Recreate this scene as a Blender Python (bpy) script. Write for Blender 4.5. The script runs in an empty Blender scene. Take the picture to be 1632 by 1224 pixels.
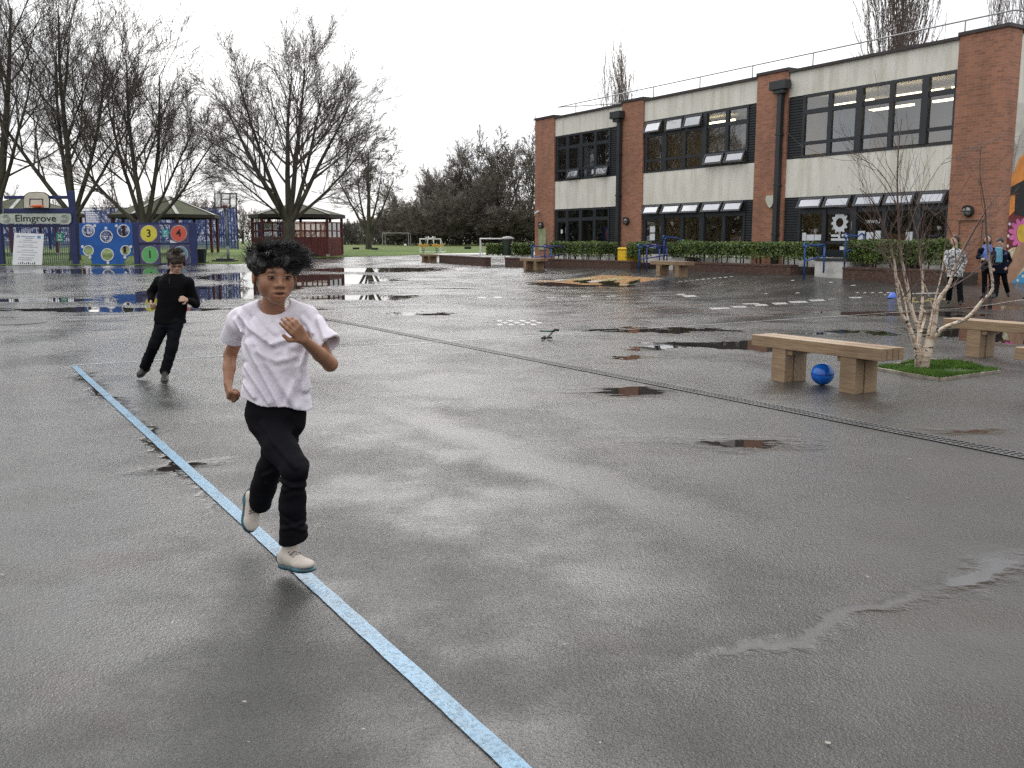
import bpy, bmesh, math, random
import numpy as np
from mathutils import Vector, Matrix, noise as mnoise
R = math.radians
scene = bpy.context.scene
COL = scene.collection
# ------------------------------------------------------------------ camera maths
PITCH = R(8.64); FPX = 1500.0; CAMH = 1.42
def ray(px, py):
    a = (px-816)/FPX; b = -(py-612)/FPX
    return (a, math.cos(PITCH)+b*math.sin(PITCH), -math.sin(PITCH)+b*math.cos(PITCH))
def W(px, py, Y):
    """point of the world at distance Y in front of the viewpoint"""
    d = ray(px, py); t = Y/d[1]
    return Vector((d[0]*t, Y, CAMH+d[2]*t))
# building frame: L = far left corner, U = along the facade, N = into the building
L0 = (1.0511, 43.9313); U = (0.52189, -0.85301); N = (0.85301, 0.52189); BANG = math.atan2(U[1], U[0]); BLEN = 22.19
def loc_uv(x, y):
    dx, dy = x-L0[0], y-L0[1]
    return dx*U[0]+dy*U[1], dx*N[0]+dy*N[1]
def bw(u, v, z=0.0):
    return Vector((L0[0]+u*U[0]+v*N[0], L0[1]+u*U[1]+v*N[1], z))
def Fa(px, py, dep=0.0):
    d = ray(px, py)
    t = ((L0[0]+N[0]*dep)*N[0]+(L0[1]+N[1]*dep)*N[1])/(d[0]*N[0]+d[1]*N[1])
    u, v = loc_uv(d[0]*t, d[1]*t)
    return u, CAMH+d[2]*t
def ss(a, b, x):
    t = min(1, max(0, (x-a)/(b-a))); return t*t*(3-2*t)
_GY = [(-50,0),(30,0),(45,.2),(50,.3),(58,.5),(75,.72),(110,.9),(180,1.05),(400,1.2),(900,1.25)]
def gz(x, y):
    z = 0
    for (a, za), (b, zb) in zip(_GY, _GY[1:]):
        if y >= a: z = za+(zb-za)*min(1, (y-a)/(b-a))
    u, v = loc_uv(x, y)
    if -8 < u < 26 and v < 3:
        top = .28+.14*ss(0, 12, u)-.12*ss(17, 22, u)
        k = ss(-5.2, -2.5, v)*ss(-8, -1, u)*(1-ss(23, 26, u))
        z = z+(top-z)*k if top > z else z
    return z
def G(px, py):
    """point of the ground seen at a pixel"""
    d = ray(px, py); t = 0.5; dt = .05
    last = t
    while t < 900:
        if CAMH+d[2]*t <= gz(d[0]*t, d[1]*t): break
        last = t; t += dt; dt = max(.05, t*.004)
    lo, hi = last, t
    for _ in range(18):
        m = (lo+hi)/2
        if CAMH+d[2]*m <= gz(d[0]*m, d[1]*m): hi = m
        else: lo = m
    x, y = d[0]*hi, d[1]*hi
    return Vector((x, y, gz(x, y)))
# ------------------------------------------------------------------ objects
class MB:
    def __init__(s): s.v = []; s.f = []; s.m = []
    def add(s, vs, fs, mi=0):
        o = len(s.v); s.v += [tuple(p) for p in vs]
        for f in fs: s.f.append(tuple(i+o for i in f)); s.m.append(mi)
    def box(s, x0, y0, z0, x1, y1, z1, mi=0, M=None):
        vs = [Vector(p) for p in ((x0,y0,z0),(x1,y0,z0),(x1,y1,z0),(x0,y1,z0),(x0,y0,z1),(x1,y0,z1),(x1,y1,z1),(x0,y1,z1))]
        if M is not None: vs = [M @ p for p in vs]
        s.add(vs, [(0,3,2,1),(4,5,6,7),(0,1,5,4),(1,2,6,5),(2,3,7,6),(3,0,4,7)], mi)
    def quad(s, a, b, c, d, mi=0): s.add([a, b, c, d], [(0,1,2,3)], mi)
    def tube(s, pts, rad, sides=8, mi=0, cap=True):
        pts = [Vector(p) for p in pts]; n = len(pts)
        if not hasattr(rad, '__len__'): rad = [rad]*n
        vs = []; 
        t0 = (pts[1]-pts[0]).normalized()
        a = t0.orthogonal().normalized()
        for i in range(n):
            if i == 0: t = t0
            elif i == n-1: t = (pts[-1]-pts[-2]).normalized()
            else: t = ((pts[i+1]-pts[i]).normalized()+(pts[i]-pts[i-1]).normalized()).normalized()
            a = (a-t*a.dot(t))
            if a.length < 1e-5: a = t.orthogonal()
            a.normalize(); b = t.cross(a)
            for k in range(sides):
                q = 2*math.pi*k/sides
                vs.append(pts[i]+(a*math.cos(q)+b*math.sin(q))*rad[i])
        fs = []
        for i in range(n-1):
            for k in range(sides):
                k2 = (k+1) % sides
                fs.append((i*sides+k, i*sides+k2, (i+1)*sides+k2, (i+1)*sides+k))
        if cap:
            fs.append(tuple(range(sides))[::-1]); fs.append(tuple((n-1)*sides+k for k in range(sides)))
        s.add(vs, fs, mi)
    def disc(s, c, ax, r, depth, sides=20, mi=0):
        c = Vector(c); ax = Vector(ax).normalized()
        s.tube([c, c+ax*depth], r, sides, mi)
    def lathe(s, prof, sides=24, mi=0, M=None):
        vs = []; fs = []
        for r, z in prof:
            for k in range(sides):
                q = 2*math.pi*k/sides; p = Vector((r*math.cos(q), r*math.sin(q), z))
                vs.append(M @ p if M is not None else p)
        for i in range(len(prof)-1):
            for k in range(sides):
                k2 = (k+1) % sides
                fs.append((i*sides+k, i*sides+k2, (i+1)*sides+k2, (i+1)*sides+k))
        fs.append(tuple(range(sides))[::-1]); fs.append(tuple((len(prof)-1)*sides+k for k in range(sides)))
        s.add(vs, fs, mi)
    def build(s, name, mats, parent=None, smooth=False, bevel=0, loc=None, rotz=0):
        me = bpy.data.meshes.new(name); me.from_pydata(s.v, [], s.f); me.validate(); me.update()
        return link(name, me, mats, parent, smooth, bevel, loc, rotz, s.m if len(me.polygons) == len(s.m) else None)
def link(name, me, mats, parent=None, smooth=False, bevel=0, loc=None, rotz=0, mi=None):
    if not isinstance(mats, (list, tuple)): mats = [mats]
    for m in mats: me.materials.append(m)
    if mi is not None and len(mats) > 1: me.polygons.foreach_set('material_index', mi)
    if smooth: me.polygons.foreach_set('use_smooth', [True]*len(me.polygons))
    o = bpy.data.objects.new(name, me); COL.objects.link(o)
    if parent is not None: o.parent = parent
    if loc is not None: o.location = loc
    o.rotation_euler.z = rotz
    if bevel:
        b = o.modifiers.new('bevel', 'BEVEL'); b.width = bevel; b.segments = 2; b.limit_method = 'ANGLE'
    return o
def tag(o, label=None, cat=None, group=None, kind=None):
    if label: o['label'] = label
    if cat: o['category'] = cat
    if group: o['group'] = group
    if kind: o['kind'] = kind
    return o
def thing(name, label, cat, loc=(0,0,0), rotz=0, group=None):
    o = bpy.data.objects.new(name, None); COL.objects.link(o); o.empty_display_size = .2
    o.location = loc; o.rotation_euler = (0, 0, rotz)
    return tag(o, label, cat, group)
def dup(root, loc=None, rotz=None, label=None, scale=None):
    def cp(o, par):
        c = o.copy(); COL.objects.link(c); c.parent = par
        for ch in kids.get(o, []): cp(ch, c)
        return c
    kids = {}
    for ob in COL.objects:
        if ob.parent: kids.setdefault(ob.parent, []).append(ob)
    r = cp(root, None)
    if loc is not None: r.location = loc
    if rotz is not None: r.rotation_euler.z = rotz
    if scale is not None: r.scale = scale
    if label: r['label'] = label
    return r
def shape2d(outer, holes=(), depth=.02):
    """flat plate in x,z with holes, thickness along y (0..depth)"""
    cu = bpy.data.curves.new('plate', 'CURVE'); cu.dimensions = '2D'; cu.fill_mode = 'BOTH'; cu.extrude = depth/2
    for pts in [outer]+list(holes):
        sp = cu.splines.new('POLY'); sp.points.add(len(pts)-1)
        for i, (x, z) in enumerate(pts): sp.points[i].co = (x, z, 0, 1)
        sp.use_cyclic_u = True
    ob = bpy.data.objects.new('plate', cu)
    me = bpy.data.meshes.new_from_object(ob)
    me.transform(Matrix.Translation((0, depth/2, 0)) @ Matrix.Rotation(math.pi/2, 4, 'X'))
    bpy.data.objects.remove(ob)
    return me
def circ(cx, cz, r, n=28): return [(cx+r*math.cos(2*math.pi*k/n), cz+r*math.sin(2*math.pi*k/n)) for k in range(n)]
def rrect(x0, z0, x1, z1, r, n=5):
    o = []
    for cx, cz, a in ((x1-r, z1-r, 0), (x0+r, z1-r, 90), (x0+r, z0+r, 180), (x1-r, z0+r, 270)):
        for k in range(n+1):
            q = R(a+90*k/n); o.append((cx+r*math.cos(q), cz+r*math.sin(q)))
    return o
def text_mesh(s, size, depth=.003, mirror=False, bold=0):
    cu = bpy.data.curves.new('txt', 'FONT'); cu.body = s; cu.size = size; cu.extrude = depth; cu.align_x = 'CENTER'; cu.align_y = 'CENTER'; cu.offset = bold
    ob = bpy.data.objects.new('txt', cu); me = bpy.data.meshes.new_from_object(ob)
    M = Matrix.Rotation(math.pi/2, 4, 'X')
    if mirror: M = Matrix.Scale(-1, 4, Vector((1,0,0))) @ M
    me.transform(M); bpy.data.objects.remove(ob)
    if mirror: me.flip_normals()
    return me
# ------------------------------------------------------------------ materials
def newmat(name):
    m = bpy.data.materials.new(name); m.use_nodes = True; nt = m.node_tree
    b = nt.nodes['Principled BSDF']; return m, nt, b
def nd(nt, typ, **kw):
    n = nt.nodes.new(typ)
    for k, v in kw.items():
        if k.startswith('i_'): n.inputs[k[2:].replace('_', ' ')].default_value = v
        else: setattr(n, k, v)
    return n
def mixc(nt, a, b, fac, blend='MIX'):
    n = nt.nodes.new('ShaderNodeMix'); n.data_type = 'RGBA'; n.blend_type = blend
    for sock, v in ((n.inputs[0], fac), (n.inputs[6], a), (n.inputs[7], b)):
        if hasattr(v, 'is_output'): nt.links.new(v, sock)
        elif isinstance(v, (tuple, list)): sock.default_value = (*v[:3], 1)
        else: sock.default_value = v
    return n.outputs[2]
def mth(nt, op, a, b=None, c=None, clamp=False):
    n = nt.nodes.new('ShaderNodeMath'); n.operation = op; n.use_clamp = clamp
    for i, v in enumerate((a, b, c)):
        if v is None: continue
        if hasattr(v, 'is_output'): nt.links.new(v, n.inputs[i])
        else: n.inputs[i].default_value = v
    return n.outputs[0]
def mrange(nt, v, a, b, c=0, d=1, smooth=True):
    n = nt.nodes.new('ShaderNodeMapRange'); n.interpolation_type = 'SMOOTHSTEP' if smooth else 'LINEAR'
    nt.links.new(v, n.inputs[0])
    for i, x in enumerate((a, b, c, d)): n.inputs[i+1].default_value = x
    return n.outputs[0]
def tnoise(nt, vec, scale, detail=3, rough=.5, sc3=None):
    if sc3 is not None:
        mp = nd(nt, 'ShaderNodeMapping'); nt.links.new(vec, mp.inputs[0]); mp.inputs['Scale'].default_value = sc3; vec = mp.outputs[0]
    n = nd(nt, 'ShaderNodeTexNoise'); n.inputs['Scale'].default_value = scale; n.inputs['Detail'].default_value = detail; n.inputs['Roughness'].default_value = rough
    nt.links.new(vec, n.inputs['Vector']); return n.outputs[0]
def bump(nt, b, h, strength, dist):
    n = nd(nt, 'ShaderNodeBump'); n.inputs['Strength'].default_value = strength; n.inputs['Distance'].default_value = dist
    nt.links.new(h, n.inputs['Height']); nt.links.new(n.outputs[0], b.inputs['Normal']); return n
def objvec(nt): return nd(nt, 'ShaderNodeTexCoord').outputs['Object']
_mc = {}
def M_(name, col, rough=.6, var=.15, scale=6, bmp=0, bscale=60, metal=0, spec=.5, sc3=None, col2=None):
    if name in _mc: return _mc[name]
    m, nt, b = newmat(name); v = objvec(nt)
    f = mrange(nt, tnoise(nt, v, scale, 4, .6, sc3), .3, .7)
    c2 = col2 if col2 else tuple(x*(1-var*2) for x in col)
    c1 = tuple(min(1, x*(1+var*.5)) for x in col) if not col2 else col
    nt.links.new(mixc(nt, c1, c2, f), b.inputs['Base Color'])
    b.inputs['Roughness'].default_value = rough; b.inputs['Metallic'].default_value = metal; b.inputs['Specular IOR Level'].default_value = spec
    if bmp: bump(nt, b, tnoise(nt, v, bscale, 3, .6, sc3), .8, bmp)
    _mc[name] = m; return m
# ------------------------------------------------------------------ world, sun, camera
w = bpy.data.worlds.new('World'); scene.world = w; w.use_nodes = True
nt = w.node_tree; bg = nt.nodes['Background']
SUN_EL, SUN_AZ = R(34), R(-8)      # azimuth from +Y towards +X
sky = nd(nt, 'ShaderNodeTexSky'); sky.sky_type = 'NISHITA'; sky.sun_disc = False; sky.sun_elevation = SUN_EL; sky.sun_rotation = SUN_AZ
tc = nd(nt, 'ShaderNodeTexCoord')
skyc = mixc(nt, (0,0,0), sky.outputs[0], .10)
n1 = tnoise(nt, tc.outputs['Generated'], 2.2, 5, .55, (1, 1, 2.6))
n2 = tnoise(nt, tc.outputs['Generated'], 5.5, 4, .55, (1, 1, 3.2))
cl = mrange(nt, n1, .36, .62)
cl2 = mrange(nt, n2, .32, .5)
cloud = mixc(nt, (.47,.48,.50), (.72,.715,.705), cl)
cloud = mixc(nt, (.51,.515,.53), cloud, cl2)
# brighter part of the overcast round the hidden sun
dotn = nd(nt, 'ShaderNodeVectorMath', operation='DOT_PRODUCT'); nt.links.new(tc.outputs['Generated'], dotn.inputs[0])
dotn.inputs[1].default_value = (math.sin(SUN_AZ)*math.cos(SUN_EL), math.cos(SUN_AZ)*math.cos(SUN_EL), math.sin(SUN_EL))
glow = mrange(nt, dotn.outputs['Value'], .62, 1.0, 1.0, 1.8)
sz_ = nd(nt, 'ShaderNodeSeparateXYZ'); nt.links.new(tc.outputs['Generated'], sz_.inputs[0])
glow = mth(nt, 'MULTIPLY', glow, mth(nt, 'MULTIPLY_ADD', mth(nt, 'MAXIMUM', sz_.outputs[2], 0), 1.15, .86))
gl = nd(nt, 'ShaderNodeVectorMath', operation='SCALE'); nt.links.new(cloud, gl.inputs[0]); nt.links.new(glow, gl.inputs['Scale'])
nt.links.new(mixc(nt, skyc, gl.outputs[0], .93), bg.inputs['Color']); bg.inputs['Strength'].default_value = 1.0
sl = bpy.data.lights.new('sun', 'SUN'); sl.energy = .55; sl.angle = R(25); sl.color = (1,.97,.93)
so = bpy.data.objects.new('sun', sl); COL.objects.link(so)
so.rotation_euler = Vector((-math.sin(SUN_AZ)*math.cos(SUN_EL), -math.cos(SUN_AZ)*math.cos(SUN_EL), -math.sin(SUN_EL))).to_track_quat('-Z', 'Y').to_euler()
cam = bpy.data.cameras.new('camera'); co = bpy.data.objects.new('camera', cam); COL.objects.link(co)
cam.sensor_width = 36; cam.lens = 36*FPX/1632; cam.clip_start = .05; cam.clip_end = 3000
co.location = (0, 0, CAMH); co.rotation_euler = (math.pi/2-PITCH, 0, 0); scene.camera = co
scene.view_settings.view_transform = 'Standard'; scene.view_settings.look = 'None'; scene.view_settings.exposure = .62; scene.view_settings.gamma = 1
scene.render.engine = 'CYCLES'; cy = scene.cycles
cy.use_denoising = False; cy.max_bounces = 8; cy.transparent_max_bounces = 24; cy.diffuse_bounces = 3; cy.glossy_bounces = 4; cy.transmission_bounces = 4
cy.caustics_reflective = False; cy.caustics_refractive = False; cy.sample_clamp_indirect = 8
# ------------------------------------------------------------------ asphalt
asph, nt, b = newmat('wet_asphalt')
geo = nd(nt, 'ShaderNodeNewGeometry'); pos = geo.outputs['Position']
def flatv(vec):
    mp = nd(nt, 'ShaderNodeMapping'); nt.links.new(vec, mp.inputs[0]); mp.inputs['Scale'].default_value = (1,1,0); return mp.outputs[0]
pos = flatv(pos)
# warp for ragged puddle edges
wn = nd(nt, 'ShaderNodeTexNoise'); wn.inputs['Scale'].default_value = 1.3; wn.inputs['Detail'].default_value = 5; wn.inputs['Roughness'].default_value = .62; nt.links.new(pos, wn.inputs['Vector'])
sub = nd(nt, 'ShaderNodeVectorMath', operation='SUBTRACT'); nt.links.new(wn.outputs['Color'], sub.inputs[0]); sub.inputs[1].default_value = (.5,.5,.5)
def warped(amp):
    s = nd(nt, 'ShaderNodeVectorMath', operation='SCALE'); nt.links.new(sub.outputs[0], s.inputs[0]); s.inputs['Scale'].default_value = amp
    a = nd(nt, 'ShaderNodeVectorMath', operation='ADD'); nt.links.new(pos, a.inputs[0]); nt.links.new(s.outputs[0], a.inputs[1])
    return flatv(a.outputs[0])
wbig, wsml = warped(2.6), warped(.6)
ragn = mth(nt, 'SUBTRACT', tnoise(nt, pos, 4.5, 6, .7, (.45,1,1)), .5)
masks = []
def puddle(px, py, wpx, hpx, ang=0, big=True):
    c = G(px, py); sx = wpx*.5*c.y/FPX; a_, b_ = G(px, py-hpx*.5), G(px, py+hpx*.5); sy = max(.12, (a_.y-b_.y)*.5)
    mp = nd(nt, 'ShaderNodeMapping'); mp.vector_type = 'TEXTURE'; nt.links.new(wbig if big else wsml, mp.inputs[0])
    mp.inputs['Location'].default_value = (c.x, c.y, 0); mp.inputs['Rotation'].default_value = (0,0,R(ang)); mp.inputs['Scale'].default_value = (sx, sy, 1)
    l = nd(nt, 'ShaderNodeVectorMath', operation='LENGTH'); nt.links.new(mp.outputs[0], l.inputs[0])
    k = mth(nt, 'MULTIPLY_ADD', ragn, 1.1 if big else 1.9, l.outputs['Value'])
    masks.append(mrange(nt, k, 1.10 if big else 1.35, .92 if big else .4))
for q in [(60,478,230,7),(190,493,430,9),(330,466,260,34),(390,440,150,14),(170,432,330,9),(600,430,240,8),(560,447,160,6),(930,453,200,12),(660,500,150,5),
          (1060,525,230,9),(1140,550,300,14),(1020,572,160,6),(1600,535,260,30),(1330,530,160,6),(1430,500,280,7),(1560,490,150,6),
          (470,455,70,18),(500,446,240,22),(580,474,190,9),(430,492,200,7)]:
    puddle(*q)
for q in [(1010,624,200,26),(1180,706,280,26),(1545,688,150,12),(290,742,80,40,-50),(130,598,36,10)]:
    puddle(*q, big=False)
def segmask(p, q, w0, w1, soft=.25, amt=1.0):
    a, c = G(*p), G(*q); d = c-a; Ln = math.hypot(d.x, d.y)
    mp = nd(nt, 'ShaderNodeMapping'); mp.vector_type = 'TEXTURE'; nt.links.new(wsml, mp.inputs[0])
    mp.inputs['Location'].default_value = ((a.x+c.x)/2, (a.y+c.y)/2, 0); mp.inputs['Rotation'].default_value = (0,0,math.atan2(d.y, d.x)); mp.inputs['Scale'].default_value = (Ln*.56, (w0+w1)/2, 1)
    l = nd(nt, 'ShaderNodeVectorMath', operation='LENGTH'); nt.links.new(mp.outputs[0], l.inputs[0])
    masks.append(mth(nt, 'MULTIPLY', mrange(nt, mth(nt, 'MULTIPLY_ADD', ragn, 1.2, l.outputs['Value']), 1+soft*2.4, 1-soft*2.4), amt))
segmask((1650,885), (1480,950), .12, .10, .25, .95); segmask((1530,930), (1100,1060), .055, .05, .25, .8)
segmask((125,592), (200,660), .09, .05); segmask((190,650), (330,790), .03, .05)
tot = masks[0]
for m in masks[1:]: tot = mth(nt, 'MAXIMUM', tot, m)
# scattered film water, by noise, more in the middle distance
film = mrange(nt, tnoise(nt, pos, .55, 6, .62, (.35,1,1)), .60, .66)
sepy = nd(nt, 'ShaderNodeSeparateXYZ'); nt.links.new(pos, sepy.inputs[0])
far = mrange(nt, sepy.outputs['Y'], 9, 22)
tot = mth(nt, 'MAXIMUM', tot, mth(nt, 'MULTIPLY', film, far))
PUD = tot
wet = mrange(nt, tnoise(nt, pos, .75, 6, .6), .34, .66)
wet2 = mrange(nt, tnoise(nt, pos, .30, 4, .6), .40, .58)
ra, rb = G(600,640), G(1230,880); rd = rb-ra
mpr = nd(nt, 'ShaderNodeMapping'); mpr.vector_type = 'TEXTURE'; nt.links.new(wsml, mpr.inputs[0]); mpr.inputs['Location'].default_value = ((ra.x+rb.x)/2, (ra.y+rb.y)/2, 0); mpr.inputs['Rotation'].default_value = (0,0,math.atan2(rd.y, rd.x)); mpr.inputs['Scale'].default_value = (math.hypot(rd.x, rd.y)*.6, .30, 1)
lr = nd(nt, 'ShaderNodeVectorMath', operation='LENGTH'); nt.links.new(mpr.outputs[0], lr.inputs[0]); ridge = mrange(nt, lr.outputs['Value'], 1.5, .3); wet = mth(nt, 'MAXIMUM', wet, ridge); wet2 = mth(nt, 'MAXIMUM', wet2, ridge)
agg = tnoise(nt, pos, 150, 3, .7); agg2 = tnoise(nt, pos, 48, 4, .65)
vor = nd(nt, 'ShaderNodeTexVoronoi'); vor.inputs['Scale'].default_value = 105; nt.links.new(pos, vor.inputs['Vector'])
c = mixc(nt, (.028,.027,.026), (.060,.058,.055), mrange(nt, agg, .3, .7))
c = mixc(nt, c, (.085,.083,.08), mth(nt, 'MULTIPLY', mrange(nt, tnoise(nt, pos, .33, 5, .6), .42, .7), .55))
c = mixc(nt, c, (.05,.033,.024), mth(nt, 'MULTIPLY', mrange(nt, tnoise(nt, pos, .9, 3, .6), .55, .72), .6))
speck = mrange(nt, tnoise(nt, pos, 26, 2, .5), .775, .80)
c = mixc(nt, c, (.42,.40,.36), speck)
c = mixc(nt, c, (.018,.014,.011), mth(nt, 'MULTIPLY', PUD, .8))
nt.links.new(c, b.inputs['Base Color'])
rgh = mth(nt, 'MULTIPLY_ADD', wet, -.08, .265); rgh = mth(nt, 'MULTIPLY_ADD', wet2, -.12, rgh)
rr = nd(nt, 'ShaderNodeMix'); nt.links.new(PUD, rr.inputs[0]); nt.links.new(rgh, rr.inputs[2]); rr.inputs[3].default_value = .015
nt.links.new(rr.outputs[0], b.inputs['Roughness'])
b.inputs['IOR'].default_value = 1.41
h = mth(nt, 'MULTIPLY_ADD', agg2, 1.6, agg); h = mth(nt, 'MULTIPLY_ADD', vor.outputs['Distance'], .8, h)
bm = nd(nt, 'ShaderNodeBump'); nt.links.new(h, bm.inputs['Height']); bm.inputs['Distance'].default_value = .0045
st = mth(nt, 'MULTIPLY_ADD', wet, -.62, .95); st = mth(nt, 'MULTIPLY', st, mth(nt, 'SUBTRACT', 1, PUD)); nt.links.new(st, bm.inputs['Strength'])
bm2 = nd(nt, 'ShaderNodeBump'); bm2.inputs['Distance'].default_value = .05; bm2.inputs['Strength'].default_value = .35
lowh = mth(nt, 'MULTIPLY', tnoise(nt, pos, .8, 2, .4), mth(nt, 'SUBTRACT', 1, PUD)); nt.links.new(lowh, bm2.inputs['Height']); nt.links.new(bm2.outputs[0], bm.inputs['Normal'])
nt.links.new(bm.outputs[0], b.inputs['Normal'])
# ground sheets, following gz
def gsheet(name, xs, ys, keep, mat, dz=0):
    mb = MB(); idx = {}
    for j, y in enumerate(ys):
        for i, x in enumerate(xs): mb.v.append((x, y, gz(x, y)+dz))
    nx = len(xs)
    for j in range(len(ys)-1):
        for i in range(nx-1):
            if keep(.5*(xs[i]+xs[i+1]), .5*(ys[j]+ys[j+1])):
                mb.f.append((j*nx+i, j*nx+i+1, (j+1)*nx+i+1, (j+1)*nx+i)); mb.m.append(0)
    return mb.build(name, mat, smooth=True)
def frange(a, b, s):
    o = []; 
    while a < b: o.append(a); a += s
    return o
gxs = [-600,-300,-150,-90,-60,-45]+frange(-38, 42, .8)+[42,50,70,120,300,600]
gys = [-25,-12,-4]+frange(0, 62, .8)+[62,66,70,75,82,90,100,110,130,150,180,220,300,400,600,900]
ground = gsheet('playground', gxs, gys, lambda x, y: y < 63, asph); tag(ground, kind='structure')
# grass edge: polyline seen in the photo
EDGE = [G(-260,424), G(0,423), G(130,423), G(215,423), G(300,421), G(380,421), G(440,414), G(500,411.5), G(553,409.5), G(600,408.5), G(640,407.5), G(700,404.5), G(860,402)]
def edge_y(x):
    if x <= EDGE[0].x: return EDGE[0].y
    for a, c_ in zip(EDGE, EDGE[1:]):
        if a.x <= x <= c_.x: return a.y+(c_.y-a.y)*(x-a.x)/(c_.x-a.x)
    return EDGE[-1].y+(x-EDGE[-1].x)*.1
grs, nt, b = newmat('grass_turf'); v = nd(nt, 'ShaderNodeNewGeometry').outputs['Position']
c = mixc(nt, (.095,.15,.035), (.17,.225,.06), mrange(nt, tnoise(nt, v, .25, 5, .6, (.4,1,1)), .35, .65))
c = mixc(nt, c, (.045,.085,.02), mth(nt, 'MULTIPLY', mrange(nt, tnoise(nt, v, 3, 4, .7), .4, .7), .6))
sp = nd(nt, 'ShaderNodeSeparateXYZ'); nt.links.new(v, sp.inputs[0])
c = mixc(nt, c, (.11,.135,.04), mth(nt, 'MULTIPLY', mrange(nt, sp.outputs['Y'], 78, 84), .8))
nt.links.new(c, b.inputs['Base Color']); b.inputs['Roughness'].default_value = .9; b.inputs['Specular IOR Level'].default_value = .2
bump(nt, b, tnoise(nt, v, 30, 4, .7), 1, .05)
mb = MB(); gx2 = [-600,-300,-120,-70]+frange(-50, 30, 1.5)+[30,50,100,300,600]
gf = [0,.6,1.5,3,5,8,12,16,22,30,40,55,80,120,180,260,380,600,850]
for x in gx2:
    e = edge_y(x)
    for d in gf: mb.v.append((x, e+d, gz(x, e+d)+(.012 if d == 0 else .035)))
n = len(gf)
for i in range(len(gx2)-1):
    for j in range(n-1): mb.f.append((i*n+j, (i+1)*n+j, (i+1)*n+j+1, i*n+j+1)); mb.m.append(0)
tag(mb.build('grass_field', grs, smooth=True), kind='structure')
# ------------------------------------------------------------------ painted marks and drain (parts of the playground)
def paint(name, col, wear=.5, rough=.35):
    m, nt, b = newmat(name); v = nd(nt, 'ShaderNodeNewGeometry').outputs['Position']
    f = mrange(nt, tnoise(nt, v, 70, 4, .75), .38, .5 if wear < .5 else .62)
    f2 = mrange(nt, tnoise(nt, v, 4, 4, .7), .3, .6)
    c = mixc(nt, tuple(x*.62 for x in col), col, f2)
    nt.links.new(c, b.inputs['Base Color']); b.inputs['Roughness'].default_value = rough
    tr = nd(nt, 'ShaderNodeBsdfTransparent'); mx = nd(nt, 'ShaderNodeMixShader'); out = nt.nodes['Material Output']
    nt.links.new(mth(nt, 'MAXIMUM', f, 1-wear), mx.inputs[0]); nt.links.new(tr.outputs[0], mx.inputs[1]); nt.links.new(b.outputs[0], mx.inputs[2]); nt.links.new(mx.outputs[0], out.inputs[0])
    bump(nt, b, tnoise(nt, v, 90, 3, .7), .6, .003)
    return m
P_blue = paint('blue_line_paint', (.085,.225,.35), .3); P_white = paint('white_line_paint', (.78,.78,.75), .75); P_pale = paint('faint_line_paint', (.52,.58,.60), .8)
P_red = paint('red_line_paint', (.28,.07,.06), .7); P_yel = paint('yellow_mark_paint', (.52,.43,.18), .6); P_org = paint('orange_map_paint', (.62,.33,.12), .6); P_grn = paint('green_mark_paint', (.1,.2,.1), .6)
DZ = .006
def strip(name, mat, segs, dz=DZ, par=ground):
    mb = MB()
    for a, c_, wd in segs:
        a, c_ = Vector(a), Vector(c_); d = c_-a; d.z = 0; n_ = max(1, int(d.length/(.7 if wd < .06 or wd > .08 else .06))); pr = Vector((-d.y, d.x, 0)).normalized()*wd/2; jt = lambda q, s_: pr*(1+(0 if n_ < 60 else .09*mnoise.noise(q*9+Vector((0,0,s_)))+.05*mnoise.noise(q*31+Vector((0,0,s_)))))
        for i in range(n_):
            p = a+d*(i/n_); q = a+d*((i+1)/n_)
            vs = [p-jt(p,1), q-jt(q,1), q+jt(q,5), p+jt(p,5)]; mb.quad(*[(k.x, k.y, gz(k.x, k.y)+dz) for k in vs])
    return mb.build(name, mat, par)
A0 = G(118,584); B0 = G(822,1224); B0 = B0+(B0-A0).normalized()*1.0
strip('blue_line', P_blue, [(A0, B0, .068)])
wa, wb = G(112,583), G(1640,477)
def lerp(a, b, t): return a+(b-a)*t
strip('court_line', P_pale, [(wa, lerp(wa,wb,.42), .035)]); strip('court_line', P_white, [(lerp(wa,wb,.42), wb, .035)])
r1 = [G(860,508), G(1000,498), G(1120,487)]; r2 = [G(868,517), G(1010,504), G(1165,492)]; r3 = [G(1130,508), G(1240,500), G(1330,494)]
strip('red_line', P_red, [(r1[0], r1[1], .05), (r1[1], r1[2], .05), (r2[0], r2[1], .05), (r2[1], r2[2], .05), (r3[0], r3[1], .04), (r3[1], r3[2], .04)])
def gpoly(name, mat, polys, dz=DZ):
    mb = MB()
    for p in polys:
        ps = [G(*q) for q in p]; sz = max((ps[0]-ps[2]).length, (ps[1]-ps[3]).length) if len(ps) == 4 else 0
        if sz > 1.2:
            k = int(sz/.8)+1; g_ = [[(ps[0].lerp(ps[1], i/k)).lerp(ps[3].lerp(ps[2], i/k), j/k) for i in range(k+1)] for j in range(k+1)]; vs = [(a.x, a.y, gz(a.x, a.y)+dz+.004) for r_ in g_ for a in r_]
            mb.add(vs, [(j*(k+1)+i, (j+1)*(k+1)+i, (j+1)*(k+1)+i+1, j*(k+1)+i+1) for j in range(k) for i in range(k)]); continue
        mb.add([(k.x, k.y, k.z+dz) for k in ps], [tuple(range(len(ps)))[::-1]])
    return mb.build(name, mat, ground)
dash = lambda x, y, wd, hh, sk=0: [(x, y), (x+wd, y-sk), (x+wd+hh*2, y-sk+hh), (x+hh*2, y+hh)]
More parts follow.
